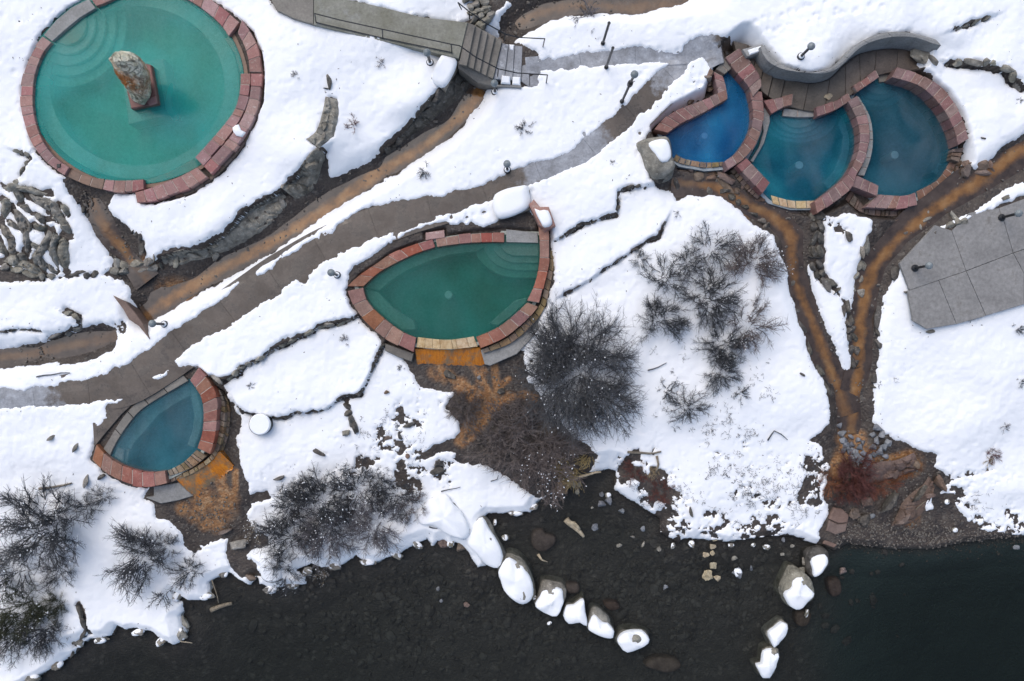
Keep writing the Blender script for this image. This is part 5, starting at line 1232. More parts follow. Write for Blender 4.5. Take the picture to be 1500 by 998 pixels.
# standing stone on its plinth
mb = MB(); zpl = PZ['round'] + .22
mb.prism(WP(T(T1, [(555,400),(640,278),(662,285),(692,455),(575,478)]), zpl), PZ['round'] - 1.0, zpl, .03)
pl = mb.build('plinth', M['plinth']); tag(pl, 'red stone plinth standing in the large round pool', 'plinth')
mb = MB(); zc = zpl + .05; mb.prism(WP(T(T1, [(640,440),(682,420),(690,452),(655,464)]), zc), zpl - .02, zc, .02)
mb.build('chipped_corner', M['pink'], pl)
def standing_stone():
    base = W(*T(T1, [(630,400)])[0], zpl); tip_z = zpl + 2.3
    prof = [  # pixel outlines at rising heights
     (0.0, T(T1, [(575,400),(610,385),(655,380),(662,420),(640,450),(600,448),(575,425)])),
     (.30, T(T1, [(560,385),(585,350),(640,330),(660,360),(662,410),(640,455),(605,450),(570,415)])),
     (.8, T(T1, [(530,350),(560,310),(620,290),(648,315),(655,380),(645,430),(610,430),(560,390)])),
     (1.4, T(T1, [(500,310),(530,265),(590,250),(630,280),(648,330),(635,370),(590,380),(530,350)])),
     (1.9, T(T1, [(482,260),(500,230),(560,222),(605,245),(628,290),(610,325),(550,325),(500,300)])),
     (2.2, T(T1, [(486,245),(505,226),(560,222),(590,240),(605,275),(580,290),(530,285),(495,268)])),
     (2.35, T(T1, [(505,245),(520,236),(555,234),(575,245),(580,262),(560,270),(530,268),(512,258)]))]
    rows = []
    for h, pts in prof:
        z = zpl + h; Q = resample([W(p[0], p[1], z) for p in pts] + [W(pts[0][0], pts[0][1], z)], .07)
        m = 56; Lq = [(q.x, q.y) for q in Q]; rows.append([Vector((*along(Lq, i / m), z)) for i in range(m)])
    fine = []
    for a in range(len(rows) - 1):
        for k in range(6):
            fine.append([rows[a][i].lerp(rows[a + 1][i], k / 6) for i in range(56)])
    fine.append(rows[-1]); vs = []; fs = []
    for r_ in fine:
        c = sum(r_, Vector()) / 56
        for p in r_:
            d = (p - c); k = mnoise.noise(Vector((p.x * 3 + p.z * 2, p.y * 3, p.z * .8))) * .16 + mnoise.noise(p * 7) * .07 + mnoise.noise(p * 15) * .03
            q = p + d * k * 1.3; q.z += mnoise.noise(p * 5) * .05; vs.append(q)
    n = 56
    for a in range(len(fine) - 1):
        for i in range(n): fs.append((a * n + i, a * n + (i + 1) % n, (a + 1) * n + (i + 1) % n, (a + 1) * n + i))
    vs.append(sum(fine[-1], Vector()) / n + Vector((0, 0, .04))); t_ = len(vs) - 1; e = (len(fine) - 1) * n
    for i in range(n): fs.append((e + i, e + (i + 1) % n, t_))
    ar = sum(fine[0][i].x * fine[0][(i + 1) % n].y - fine[0][(i + 1) % n].x * fine[0][i].y for i in range(n))
    if ar < 0: fs = [f[::-1] for f in fs]
    mb = MB(); mb.add(vs, fs)
    m, t, b = nodes('lichened_fountain_rock')
    col = ramp(t, noise(t, 4.5, 8, .7), [(.30, (.12, .11, .07)), (.42, (.42, .39, .27)), (.56, (.78, .74, .60))])
    col = mixc(t, ramp(t, noise(t, 9, 6, .7), [(.5, 0.0), (.62, .65)]), col, (.17, .22, .15))
    x0, y0, z0 = W(*T(T1, [(585,330)])[0], zpl + 1.3)
    geo = pos(t); sub = t.nodes.new('ShaderNodeVectorMath'); sub.operation = 'DISTANCE'; t.links.new(geo, sub.inputs[0]); sub.inputs[1].default_value = (x0 - .12, y0 + .05, z0)
    of = math_(t, 'MULTIPLY', ramp(t, sub.outputs['Value'], [(.42, 1.0), (.85, 0.0)]), ramp(t, noise(t, 6, 4, .6), [(.36, 0.0), (.48, 1.0)]))
    cr = ramp(t, math_(t, 'ABSOLUTE', math_(t, 'SUBTRACT', noise(t, 2.6, 8, .65, None, 1.0), .5)), [(.0, .22), (.022, 1.0)])
    col = mixc(t, 1.0, col, cr, 'MULTIPLY')
    col = mixc(t, of, col, (.40, .13, .018))
    t.links.new(col, b.inputs['Base Color']); b.inputs['Roughness'].default_value = .85
    t.links.new(bump(t, math_(t, 'ADD', noise(t, 12, 8, .7), math_(t, 'MULTIPLY', cr, .6)), 1.0, .07), b.inputs['Normal'])
    o = mb.build('standing_stone', m); tag(o, 'tall lichen covered rock leaning on the red plinth with orange stain', 'rock')
standing_stone()
# other built pieces
def block(pts, z0, z1, m_, name, label, cat, cap=None, group=None, bev=.03):
    c = mean_px(pts); r = empty(name, W(c[0], c[1], z0), label, cat, group)
    mb = MB(); mb.prism(WP(pts, z1), z0 - .2, z1, bev); mb.build('block', M[m_], r)
    if cap: outline('snow_cap', cap, z1 - .03, z1 + .1, 'snow', r, .02, rough=.02, flare=.995, flat=.95)
    return r
block(T(T2, [(392,345),(445,232),(512,268),(455,395),(440,385)]), .6, 1.0, 'rock', 'seat_block', 'square snow covered stone block left of the stairs', 'stone block', T(T2, [(396,340),(445,236),(508,268),(452,380)]))
block(T(T2, [(672,852),(805,808),(828,838),(828,920),(690,965)]), .05, .42, 'rock', 'seat_block', 'square snow covered stone block above the leaf pool', 'stone block', T(T2, [(674,854),(805,811),(824,838),(820,912),(690,958)]))
block([(775,300),(782,292),(791,303),(804,303),(814,331),(800,336),(790,330)], .1, .62, 'pink', 'planter_block', 'red sandstone block with snow at the top of the leaf pool', 'stone block', [(783,305),(791,308),(803,308),(809,328),(798,333),(792,325)])
block([(806,300+12),(813,332),(797,341),(788,318),(786,306)], -.1, .3, 'pink', 'planter_step', 'lower red stone beside the snowy sandstone block', 'stone block')
r = empty('snow_covered_drum', W(380, 622, -.5), 'round snow covered drum on the middle terrace', 'drum')
mb = MB(); mb.prism(WP(ellipse(380, 622, 16, 16, n=24), -.12), -.75, -.12, .02); mb.build('barrel', M['metal'], r)
mb = MB(); mb.prism(WP(ellipse(380, 622, 15.6, 15.6, n=32), -.02), -.13, -.02, .04); mb.build('snow_cap', M['snow'], r)
# weir slab, spillway aprons
mb = MB(); P = [W(a, b, .12) for a, b in T(T4, [(495,300),(555,330),(600,385),(628,425),(656,492),(610,435),(565,405),(540,360)])]
mb.prism([p[:2] for p in P], -.5, .12, .02); o = mb.build('weir_slab', M['slab_brown']); tag(o, 'pointed brown stone slab damming the stream end', 'weir slab')
def falls_mat():
    m, t, b = nodes('ochre_mineral_streaks')
    tc = t.nodes.new('ShaderNodeTexCoord'); mp = t.nodes.new('ShaderNodeMapping'); mp.inputs['Scale'].default_value = (4.2, 1.3, 1)
    t.links.new(tc.outputs['Object'], mp.inputs[0])
    st = noise(t, 1.9, 9, .72, mp.outputs[0], 1.2)
    col = ramp(t, st, [(.28, (.12, .045, .010)), (.40, (.40, .125, .006)), (.58, (.60, .20, .006)), (.74, (.52, .28, .06))])
    patch = ramp(t, noise(t, 1.5, 6, .7), [(.46, 0.0), (.60, .85)])
    col = mixc(t, patch, col, mixc(t, st, (.085, .085, .055), (.22, .19, .12)))
    t.links.new(col, b.inputs['Base Color']); b.inputs['Roughness'].default_value = .14
    t.links.new(bump(t, noise(t, 5, 8, .7), .5, .04), b.inputs['Normal']); return m
M['falls'] = falls_mat()
def chute(pts4, z_hi, z_lo, label, rot):
    """sloping spill apron between two edges: pts4 = high edge a,b then low edge c,d"""
    a, b, c, d = [W(p[0], p[1], z) for p, z in zip(pts4, (z_hi, z_hi, z_lo, z_lo))]
    cen = (Vector(a) + Vector(b) + Vector(c) + Vector(d)) / 4
    Rm = Matrix.Rotation(-rot, 3, 'Z'); vs = []; fs = []; n = 34; m = 10
    for j in range(m + 1):
        for i in range(n + 1):
            hi = Vector(a).lerp(Vector(b), i / n); lo = Vector(d).lerp(Vector(c), i / n); p = hi.lerp(lo, j / m)
            p.z += .025 * mnoise.noise(Vector((i * .4, j * .25, rot))) - .08 * (j / m) ** 2; q_ = j / m; p += (lo - hi) * (.22 * q_ * mnoise.noise(Vector((i * .55, 3.3, rot * 5)))); p.z += .04 * q_ * mnoise.noise(Vector((i * .8, j * .6, 2))); vs.append(Rm @ (p - cen))
    for j in range(m):
        for i in range(n): k = j * (n + 1) + i; fs.append((k, k + n + 1, k + n + 2, k + 1))
    k0 = len(vs)
    border = list(range(n + 1)) + [j * (n + 1) + n for j in range(1, m + 1)] + [m * (n + 1) + i for i in range(n - 1, -1, -1)] + [j * (n + 1) for j in range(m - 1, 0, -1)]
    for q in border: vs.append(vs[q] + Vector((0, 0, -.35)))
    nb = len(border)
    for i in range(nb): fs.append((border[i], k0 + i, k0 + (i + 1) % nb, border[(i + 1) % nb]))
    mb = MB(); mb.add(vs, fs); o = link(bpy.data.objects.new('spillway', mb.mesh('spillway', M['falls'], True))); o.location = cen; o.rotation_euler = (0, 0, rot)
    tag(o, label, 'spillway', 'orange stained spillways'); return o
chute([(608,511),(703,509),(712,541),(612,545)], -.12, -.5, 'bright orange stained spillway below the leaf pool lip', 0.03)
chute([(258,702),(322,661),(343,684),(288,734)], -.2, -.46, 'orange streaked spillway below the small pool masonry', R(35))
for pts, zz, m_, lab in (([(564,503),(606,518),(603,530),(585,524),(564,514)], -.15, 'concrete_dark', 'small grey apron left of the leaf pool spillway'),
  ([(704,513),(740,497),(768,480),(795,455),(803,452),(795,475),(778,497),(757,519),(718,536),(710,534)], -.18, 'concrete', 'curved grey concrete apron right of the leaf pool spillway'),
  ([(213,729),(225,727),(225,713),(262,707),(282,727),(262,733),(236,738)], -.35, 'concrete', 'pointed grey apron left of the small pool spillway')):
    mb = MB(); mb.prism(WP(pts, zz), zz - .5, zz, .02); o = mb.build('apron_slab', M[m_]); tag(o, lab, 'concrete apron')
# brown flat slab on the right shore, in three cracked pieces
r = empty('flat_slab', W(1225, 775, -1.1), 'cracked flat brown rock slab sloping into the river', 'rock slab')
for pts, zz in (([(1222,744),(1234,746),(1244,755),(1242,766),(1228,767),(1215,761)], -.86), ([(1215,762),(1228,767.6),(1242,766.6),(1239,779),(1224,784),(1211,778)], -.93), ([(1210.6,779),(1224,784.6),(1238,780),(1232,794),(1222,803),(1206,797)], -1.04)):
    mb = MB(); mb.prism(WP(pts, zz), zz - .4, zz, .03); mb.build('slab_piece', M['slab_brown'], r)
# big boulder left of the teardrop pool
r = empty('boulder', W(965, 230, .1), 'large pale boulder with a square of snow left of the teardrop pool', 'boulder')
outline('rock', T(T2, [(1308,612),(1380,595),(1440,600),(1462,690),(1465,745),(1390,778),(1350,740),(1330,680)]), -.1, .75, 'rock', r, .08, rough=.12, flare=1.15, seed=31)
outline('snow_cap', T(T2, [(1352,625),(1430,612),(1448,690),(1410,712),(1375,672)]), .7, .88, 'snow', r, .05, rough=.02, seed=32)
# ------------------------------------------------------------ river
mb = MB()
mb.prism([(-290, -290), (290, -290), (290, W(0, 640, RZ)[1]), (-290, W(0, 640, RZ)[1])], RZ - 6, RZ)
rv = mb.build('river', None)
def river_mat():
    m, t, b = nodes('dark_river_water'); t.nodes.remove(b); out = t.nodes['Material Output']
    tr = t.nodes.new('ShaderNodeBsdfTransparent'); tr.inputs[0].default_value = (.86, .88, .87, 1)
    dif = t.nodes.new('ShaderNodeBsdfDiffuse'); dif.inputs[0].default_value = (.0172, .0168, .0165, 1)
    mx = t.nodes.new('ShaderNodeMixShader'); mx.inputs[0].default_value = .3
    t.links.new(tr.outputs[0], mx.inputs[1]); t.links.new(dif.outputs[0], mx.inputs[2])
    gl = t.nodes.new('ShaderNodeBsdfGlossy'); gl.inputs['Roughness'].default_value = .08
    t.links.new(bump(t, noise(t, 2.5, 6, .6), .12, .03), gl.inputs['Normal'])
    fr = t.nodes.new('ShaderNodeFresnel'); fr.inputs[0].default_value = 1.33
    m2 = t.nodes.new('ShaderNodeMixShader'); t.links.new(math_(t, 'MULTIPLY', fr.outputs[0], .35), m2.inputs[0]); t.links.new(mx.outputs[0], m2.inputs[1]); t.links.new(gl.outputs[0], m2.inputs[2])
    t.links.new(m2.outputs[0], out.inputs['Surface'])
    ab = t.nodes.new('ShaderNodeVolumeAbsorption'); ab.inputs['Color'].default_value = (.34, .46, .45, 1); ab.inputs['Density'].default_value = .75
    t.links.new(ab.outputs[0], out.inputs['Volume']); return m
rv.data.materials.append(river_mat()); tag(rv, kind='structure')
# ------------------------------------------------------------ loose rocks, cobbles, logs
def loose(name, px, py, r, label, m_='rock', cat='rock', group=None, asp=1.0, rot=0, hz=.5, snow=False, z=None, sink=.25, fn=gz):
    x, y, zz = on(px, py, fn) if z is None else W(px, py, z)
    s = r / PX
    if not snow:
        o = put_stone(name, m_, x, y, zz + s * hz * (1 - sink * 2), s, s * asp, s * hz, R(rot), None, r > 5); tag(o, label, cat, group); return o
    rt = empty(name, (x, y, zz), label, cat, group)
    put_stone('rock', m_, x, y, zz + s * hz * (1 - sink * 2), s, s * asp, s * hz, R(rot), rt, r > 5)
    mb = MB(); mb.add([(p.x * s * .8, p.y * s * asp * .8, p.z * s * hz * .55) for p in rock_shape(2, rnd.randrange(99), .15, 2)], ICO[2][1])
    o = bpy.data.objects.new('snow_cap', mb.mesh('snow_cap', M['snow'], True)); o.location = (0, 0, s * hz * (1.05 - sink * 1.0)); o.rotation_euler = (0, 0, R(rot)); link(o, rt)
    return rt
for px, py, r, a_, ro, lab in ((52,992,15,.6,20,'snow capped rock at the bottom left shore end'),(88,972,12,.6,30,'snow capped shore rock above the bottom left end'),(120,940,10,.7,80,'snow capped rock in the notch of the left shore'),(150,936,12,.5,5,'low snow capped rock right of the left shore notch'),(205,924,13,.5,15,'wide snow capped rock under the snow point shore'),(238,938,12,.6,40,'snow capped rock just left of the snow point tip'),(268,926,13,.7,-60,'grey snow capped rock at the snow point tip'),(262,872,11,.7,60,'snow capped rock on the upper side of the snow point'),(305,872,14,.5,10,'snow capped rock under the wispy shrub'),(330,840,9,.7,0,'small snow capped rock left of the run-off mouth'),(398,862,13,.6,10,'snow capped rock below the frosted shrub'),(430,856,12,.6,0,'snow capped rock right of the frosted shrub rock'),(452,836,9,.8,0,'small snow capped rock in the bank gap'),(492,828,13,.5,-5,'long snow capped rock under the pale purple shrub'),(540,822,14,.5,0,'snow capped rock under the pale drooping shrub'),(582,812,12,.5,-25,'snow capped rock right of the drooping shrub'),(612,797,11,.6,-35,'snow capped rock at the end of the shrub bank'),(755,751,13,.4,0,'flat snow capped rock under the upper snow pillow'),(782,742,9,.6,30,'snow capped rock at the corner of the upper pillow')):
    loose('rock', px, py, r, lab, cat='rock', group='snow capped rocks along the left shore', asp=a_, rot=ro, hz=.62, snow=True, z=RZ + .03)
# rocks standing in the river near the bank
for px, py, r, lab, kw in (
 (822,713,14,'large grey rock at the tip of the straw tuft', dict(m_='rock_brown')), (838,708,7,'grey rock beside the large rock under the straw tuft', {}), (849,709,5,'small round rock right of the straw tuft', {}), (846,720,5,'small rock in the water below the straw tuft', {}),
 (882,724,5,'upper left pale rock of the little midstream cluster', dict(m_='cobble')), (880,738,8,'largest pale rock of the little midstream cluster', dict(m_='cobble', asp=.8)), (891,733,7,'right rock of the little midstream cluster', dict(m_='cobble')), (891,725,5,'snowy rock topping the little midstream cluster', dict(snow=True)),
 (910,748,6,'pale rock alone right of the midstream cluster', dict(m_='cobble', asp=.7)), (872,772,6,'grey rock right of the tan driftwood', dict(m_='cobble')), (867,744,2.5,'tiny rock above the driftwood', {}),
 (942,774,5,'pale rock near the ragged snow edge', dict(m_='cobble')), (927,786,4,'upright narrow rock off the snow edge', dict(asp=.6)), (942,797,5,'slim tilted rock off the snow edge', dict(asp=.5, rot=60)), (907,799,5,'rounded grey rock midstream below the lone pale rock', dict(asp=.8)),
 (966,804,5,'grey rock west of the snowy shore stones', {}), (985,799,6,'snow dusted pointed rock off the snow edge', dict(snow=True, asp=.7, rot=70)), (974,860,6,'bright rock alone in mid river', dict(m_='cobble', asp=.6, rot=60)),
 (1012,796,6.5,'round snowy stone off the right bank', dict(snow=True)), (1070,798,6,'flat snowy stone near the right bank', dict(snow=True, asp=.7)), (1122,801,7,'snow topped stone off the patchy bank', dict(snow=True, asp=.8)), (1079,838,9,'snow streaked pointed rock south of the sandy stones', dict(snow=True, m_='cobble')),
 (1075,818,5,'small grey rock between bank and pointed rock', {}), (1100,832,5,'oval pale rock right of the pointed rock', dict(m_='cobble', asp=.6, rot=90)), (1177,822,6,'smooth grey rock beside the dark shore boulder', dict(asp=.7, rot=80)), (1174,834,6,'dark grey rock touching the dark shore boulder', {}),
 (1146,812,3.5,'tiny pale rock off the patchy bank', {}), (1160,800,4,'grey stone near the dark shore boulder', {}), (1147,790,4.5,'grey stone at the foot of the patchy bank', dict(m_='cobble')), (1103,798,4,'small snowy stone between two grey ones', dict(snow=True)),
 (740,787,6,'lone snow dusted rock inside the boulder chain', dict(snow=True)), (725,765,6,'snowy sliver rock beside the long boulder', dict(snow=True, asp=.6, rot=80)), (805,912,5,'small snowy rock under the square boulder', dict(snow=True, asp=.7, rot=30)), (1181,897,8,'thin snowy sliver below the big grey boulder', dict(snow=True, asp=.35, rot=75)),
 (783,875,5,'small snowy rock between the two largest chain boulders', dict(snow=True, asp=.6, rot=70)), (642,862,4,'pale stone alone in the lower left river', dict(m_='cobble')), (684,885,5,'faint brown stone low in the river', dict(m_='rock_brown')), (647,880,3.5,'faint pale stone below the lone pale one', dict(m_='cobble')),
 (660,796,7,'snowy round stone at the bank left of the chain', dict(snow=True)), (675,801,10,'brown pointed rock at the bank left of the chain', dict(m_='rock_brown')), (650,796,9,'dark red rock at the bank left of the chain', dict(m_='rock_brown')), (1488,802,5,'pale stone off the right gravel shore', dict(m_='cobble')),
 (1233,836,8,'drowned grey rock right of the dark shore boulder', dict(m_='rock_brown')), (1386,735,5,'small round snowy stone on the muddy shore', dict(snow=True)), (1398,776,5,'snowy stone on the right gravel shore', dict(snow=True)), (1268,735,10,'pale pinkish boulder below the orange roots', dict(m_='rock_brown')),
 (1252,752,9,'round brown boulder above the cracked slab', dict(m_='rock_brown')), (1265,762,11,'dark flat boulder right of the cracked slab', dict(m_='rock_dark')), (1251,683,8,'round dark boulder in the muddy outfall', dict(m_='rock_dark')), (1277,756,5,'grey stone above the gravel shore', dict(m_='cobble'))):
    inr = py > 690 and not (1200 < px < 1440 and py < 790)
    zz = (RZ + .02) if inr and samp(river_sd, *W(px, py, RZ)[:2]) < .05 else None
    loose('rock', px, py, r, lab, cat='rock', group='loose rocks in and beside the river', **{**dict(hz=.6), **kw, 'z': zz})
for i, (px, py, r) in enumerate(((1043,800,6),(1033,812,6),(1044,810,5),(1044,828,7),(1037,842,9),(1050,846,6),(1047,790,5))):
    loose('rock', px, py, r, ['second sandy pale rock of the line off the right bank','left sandy rock of the pair below the second in the line','right sandy rock of the pair below the second in the line','single sandy rock in the middle of the line','lower left sandy rock at the outer end of the line','lower right sandy rock at the outer end of the line','first small sandy rock of the line touching the bank'][i], 'wood_tan', 'rock', 'sandy rocks in a line', z=RZ + .0, hz=.5)
# cobble pile where the fork streams meet
for i, (px, py, r) in enumerate(((1232,636,7),(1234,645,6.5),(1229,624,6),(1245,640,4.5),(1238,652,6),(1247,652,6),(1256,645,5),(1243,661,6),(1251,661,6),(1259,656,7),(1255,670,7.5),(1264,664,6.5),(1262,674,6.5),(1271,670,6),(1268,679,6),(1266,686,6),(1277,655,6),(1283,646,7),(1284,627,7),(1290,636,7),(1278,637,5),(1294,655,7),(1288,662,7),(1300,648,6),(1279,666,6),(1255,680,5),(1247,671,5),(1235,660,5),(1240,632,4),(1296,668,5),(1263,648,4.5))):
    loose('cobble', px, py, r * 1.1, 'smooth blue grey cobble in the pile where the fork streams join', 'cobble', 'cobble', 'cobbles at the fork of the streams', asp=rnd.uniform(.7, 1), rot=rnd.uniform(0, 180), hz=.65)
# rock cascade on the left edge: long grey ridges with snow between
def ridge(pts, w, label, m_='rock', h=.22):
    """a long craggy ridge of rock standing out of the snow"""
    ln = resample([on(p[0], p[1], tz) for p in pts], .07); n = len(ln) - 1; m = 12; vs = []; fs = []; wm = w * 1.15 / PX
    for i, p in enumerate(ln):
        d = ln[min(i + 1, n)] - ln[max(i - 1, 0)]; d.z = 0; d.normalize(); nx = Vector((-d.y, d.x, 0)); e = min(1, 3.5 * min(i / n, 1 - i / n) + .12)
        ww = wm * e * (.75 + .5 * (mnoise.noise(p * 2.2) + .5))
        for k in range(m + 1):
            a = math.pi * k / m; q = p + nx * (math.cos(a) * ww); q.z = p.z - .15 + (h + .15) * e * math.sin(a) ** .6
            ds, ps = mnoise.voronoi(Vector((q.x / .3, q.y / .3, q.z / .5))); hh = math.sin(ps[0].x * 12.9 + ps[0].y * 78.2) * 43758.5; hh -= math.floor(hh)
            q += Vector((nx.x * (hh - .5) * .1, nx.y * (hh - .5) * .1, (hh - .5) * .16 * e - .07 * (1 - min(1, (ds[1] - ds[0]) / .12)) * e + .03 * mnoise.noise(q * 7))); vs.append(q)
    for i in range(n):
        for k in range(m): a = i * (m + 1) + k; fs.append((a, a + 1, a + m + 2, a + m + 1))
    if (vs[m // 2 + 1] - vs[m // 2]).cross(vs[m // 2 + m + 1] - vs[m // 2]).z < 0: fs = [f[::-1] for f in fs]
    mb = MB(); mb.add(vs, fs); o = mb.build('rock', M[m_]); tag(o, label, 'rock', 'rock ridges of the left cascade')
for pts, w, lab in RIDGES:
    ridge(pts, w, lab)
# dark rock pieces breaking through the snow, each on its own
for px, py, r, asp, rot, m_, lab in ((467,662,11,.35,-30,'rock_dark','dark pointed rock alone on the lower left terrace'),(507,634,9,.6,10,'rock','lichened rock at the foot of the scalloped edge'),(521,627,12,.35,-75,'rock_dark','long dark rock below the scalloped edge'),(566,575,5,.8,0,'rock_brown','small brown stone on the snow below the leaf pool'),(597,668,5,.9,0,'rock_brown','round brown stone near the bank snow'),(568,642,7,.6,10,'rock_brown','brown stone among the snow speckles'),(600,623,10,.4,15,'rock_dark','dark flat rock among the snow speckles'),(586,639,7,.5,-60,'rock_dark','dark rock beside the brown speckled stone'),
   (112,656,8,.4,60,'rock','mossy rock sticking up left of the small pool'),(128,705,11,.35,70,'rock','long mossy rock below left of the small pool'),(150,698,8,.4,30,'rock_dark','dark wedge of rock touching the small pool rim'),(76,642,7,.5,30,'rock','low rock end in the snow at far left'),(1243,348,10,.5,-70,'rock_dark','curved dark rock in the snow island between streams'),(1355,352,3.5,.8,0,'rock_dark','small dark stone in snow by the plaza corner'),(1343,367,5,.7,0,'rock_dark','dark stone at the left plaza corner'),(1347,458,5,.8,0,'rock_dark','dark stone on the lower left plaza edge'),(1362,486,7,.5,10,'rock','flat grey green stone under the plaza tip'),(1328,428,8,.3,5,'rock_dark','dark twig like rock left of the plaza'),
   (1440,203,4,.4,-15,'rock_dark','dark chip in the snow right of the dark blue pool'),(1175,549,5,.5,-40,'rock_dark','small dark rock on snow left of the left fork'),(1472,290,7,.6,20,'rock','pointed rock in the snow strip above the plaza'),(1012,148,9,.7,40,'rock_brown','brown rock in the snow above the teardrop pool rim'),(965,262,14,.7,0,'rock_dark','dark muddy rock below the pale boulder'),(990,270,10,.5,-70,'rock_dark','dark wedge rock below the pale boulder'),(1213,178-35,7,.8,0,'wood_tan','small round tan stone on the walkway by the middle pool'),
   (1135,257,8,.4,-70,'rock','pale stone chip by the middle pool wall'),(1056,258,10,.3,5,'concrete','flat grey stone plate below the teardrop pool'),(658,548,11,.7,-30,'rock_dark','dark rock splitting the orange run-off'),(702,553,4,1,0,'cobble','round pale disc stone in the dark pond below the spillway'),(735,573,7,.7,0,'rock_dark','dark stone in the mud below the spillway'),(640,690,12,.6,20,'rock_dark','dark rock under the snowy bank edge'),(642,680,9,.8,0,'rock_dark','round dark hole-like stone on the snowy bank'),
   (350,796,18,.5,10,'rock','layered grey rock at the run-off mouth'),(330,778,12,.4,20,'rock_brown','brown rock beside the run-off mouth'),(368,845,10,.6,-20,'rock_brown','snow dusted rock at the river mouth of the run-off'),(268,915,12,.5,-60,'rock','grey rock on the snow point jutting into the river'),(107,958,7,.4,70,'rock_dark','dark notch rock at the lower left snow edge'),(985,752,4,.5,0,'rock_dark','curved dark stick like rock in bank snow'),(1012,750,9,.35,-75,'rock_dark','long dark rock in the right bank snow'),
   (410,700,10,.4,20,'rock_dark','dark jagged rock above the lower shrubs'),(1375,705,16,.5,-60,'rock_brown','brown rock ridge in the muddy outfall'),(1320,760,16,.45,35,'rock_brown','tan rock in the muddy outfall bottom'),(1300,735,22,.4,50,'rock_dark','long dark rock in the muddy outfall'),(1345,722,18,.3,50,'rock_dark','dark slab leaning in the muddy outfall')):
    loose('rock', px, py, r, lab, m_, 'rock', 'rocks breaking through the snow and mud', asp=asp, rot=rot, hz=.5, fn=tz)
mb = MB()
for i in range(1500):     # shingle along the right shore and in the muddy outfalls, uncountable
    k = rnd.random()
    if k < .55: px, py = rnd.uniform(1225, 1520), 790 + rnd.gauss(-4, 13)
    elif k < .75: px, py = rnd.gauss(1310, 45), rnd.gauss(715, 35)
    elif k < .88: px, py = rnd.gauss(305, 35), rnd.gauss(752, 20)
    else: px, py = rnd.gauss(700, 45), rnd.gauss(610, 40)
    x, y, _ = on(px, py, gz); s = rnd.uniform(.02, .055) * (1.5 if rnd.random() < .08 else 1)
    if samp(sd, x, y) > -.05: continue
    a = rnd.uniform(0, 6.28)
    vs = []
    for v in ICO[1][0]:
        q = Vector((v[0] * s, v[1] * s * .75, v[2] * s * .6)); q.rotate(Matrix.Rotation(a, 3, 'Z')); vs.append((x + q.x, y + q.y, gz(x, y) + q.z + s * .2))
    mb.add(vs, ICO[1][1])
for nm, ln, hw, och, dep in STREAMS:
    for i in range(130):
        t_ = rnd.random(); p = along(ln, t_); x, y, _ = on(p[0] + rnd.gauss(0, hw * .55), p[1] + rnd.gauss(0, hw * .45), gz)
        if samp(sd, x, y) > -.05: continue
        s = rnd.uniform(.025, .07) * (1.8 if rnd.random() < .1 else 1); a = rnd.uniform(0, 6.28); vs = []
        for v in rock_shape(1, i % 11, .3, 5):
            q = Vector((v[0] * s, v[1] * s * .7, v[2] * s * .6)); q.rotate(Matrix.Rotation(a, 3, 'Z')); vs.append((x + q.x, y + q.y, gz(x, y) + q.z + .05))
        mb.add(vs, ICO[1][1])
o = mb.build('shingle', mat('mixed_shingle', (.05, .043, .037), (.20, .18, .155), 22, .7, .3, 0)); tag(o, kind='stuff')
mb = MB()
for i in range(1500):     # stones lying on the river bed
    px, py = (rnd.gauss(980, 130), rnd.gauss(860, 60)) if rnd.random() < .55 else (rnd.gauss(640, 150), rnd.gauss(910, 55))
    x, y, _ = W(px, py, RZ)
    if samp(river_sd, x, y) > -.15: continue
    s = rnd.uniform(.05, .2) * (1.6 if rnd.random() < .06 else 1); z = gz(x, y); a = rnd.uniform(0, 6.28)
    vs = []
    for v in rock_shape(1, i % 13, .3, 5):
        q = Vector((v[0] * s, v[1] * s * .75, v[2] * min(s, .14) * .6)); q.rotate(Matrix.Rotation(a, 3, 'Z')); vs.append((x + q.x, y + q.y, min(z + q.z + s * .1, RZ - .02)))
    mb.add(vs, ICO[1][1])
o = mb.build('river_bed_stones', mat('river_bed_stone', (.05, .045, .042), (.17, .155, .14), 2.2, .7, .3, 0)); tag(o, kind='stuff')
for pts, lab in ((T(T8, [(835,400),(840,340),(885,332),(895,350),(940,365),(938,400),(895,432),(860,428)]), 'flat drowned slab rock inside the boulder chain'), (T(T8, [(1330,930),(1380,895),(1470,905),(1495,940),(1440,965),(1370,950)]), 'drowned flat rock beside the riffle'), (T(T8, [(980,575),(1040,570),(1045,610),(990,612)]), 'drowned rock right of the square boulder'), (T(T8, [(1150,655),(1205,650),(1225,680),(1180,690)]), 'drowned rock above the notched boulder'),
  (T(T9, [(500,700),(560,690),(570,720),(545,760),(505,755)]), 'drowned rock below the big grey boulder'), (T(T9, [(640,560),(690,550),(700,610),(660,630)]), 'drowned rock right of the big grey boulder')):
    o = outline('rock', pts, RZ - .5, RZ - .10, 'rock_brown', None, .02, rough=.03, flat=.8); tag(o, lab, 'rock', 'drowned rocks')
def log(pts, r0, r1, label, m_='wood', name='log', cat='log', z=None, group=None, lift=.06):
    P = [on(p[0], p[1], tz) if z is None else W(p[0], p[1], z) for p in pts]
    P = resample([(p[0], p[1], p[2] + lift) for p in P], .15); mb = MB()
    P = [p + Vector((mnoise.noise(p * 3), mnoise.noise(p * 3 + Vector((5, 0, 0))), mnoise.noise(p * 2) * .5)) * .03 for p in P]
    mb.tube([tuple(p) for p in P], r0, r1, 8, True); o = mb.build(name, M[m_], None, True); tag(o, label, cat, group); return o
log(T(T8, [(985,285),(1010,310),(1040,335),(1062,362)]), .13, .06, 'short tan driftwood log floating mid river', 'wood_tan', z=RZ)
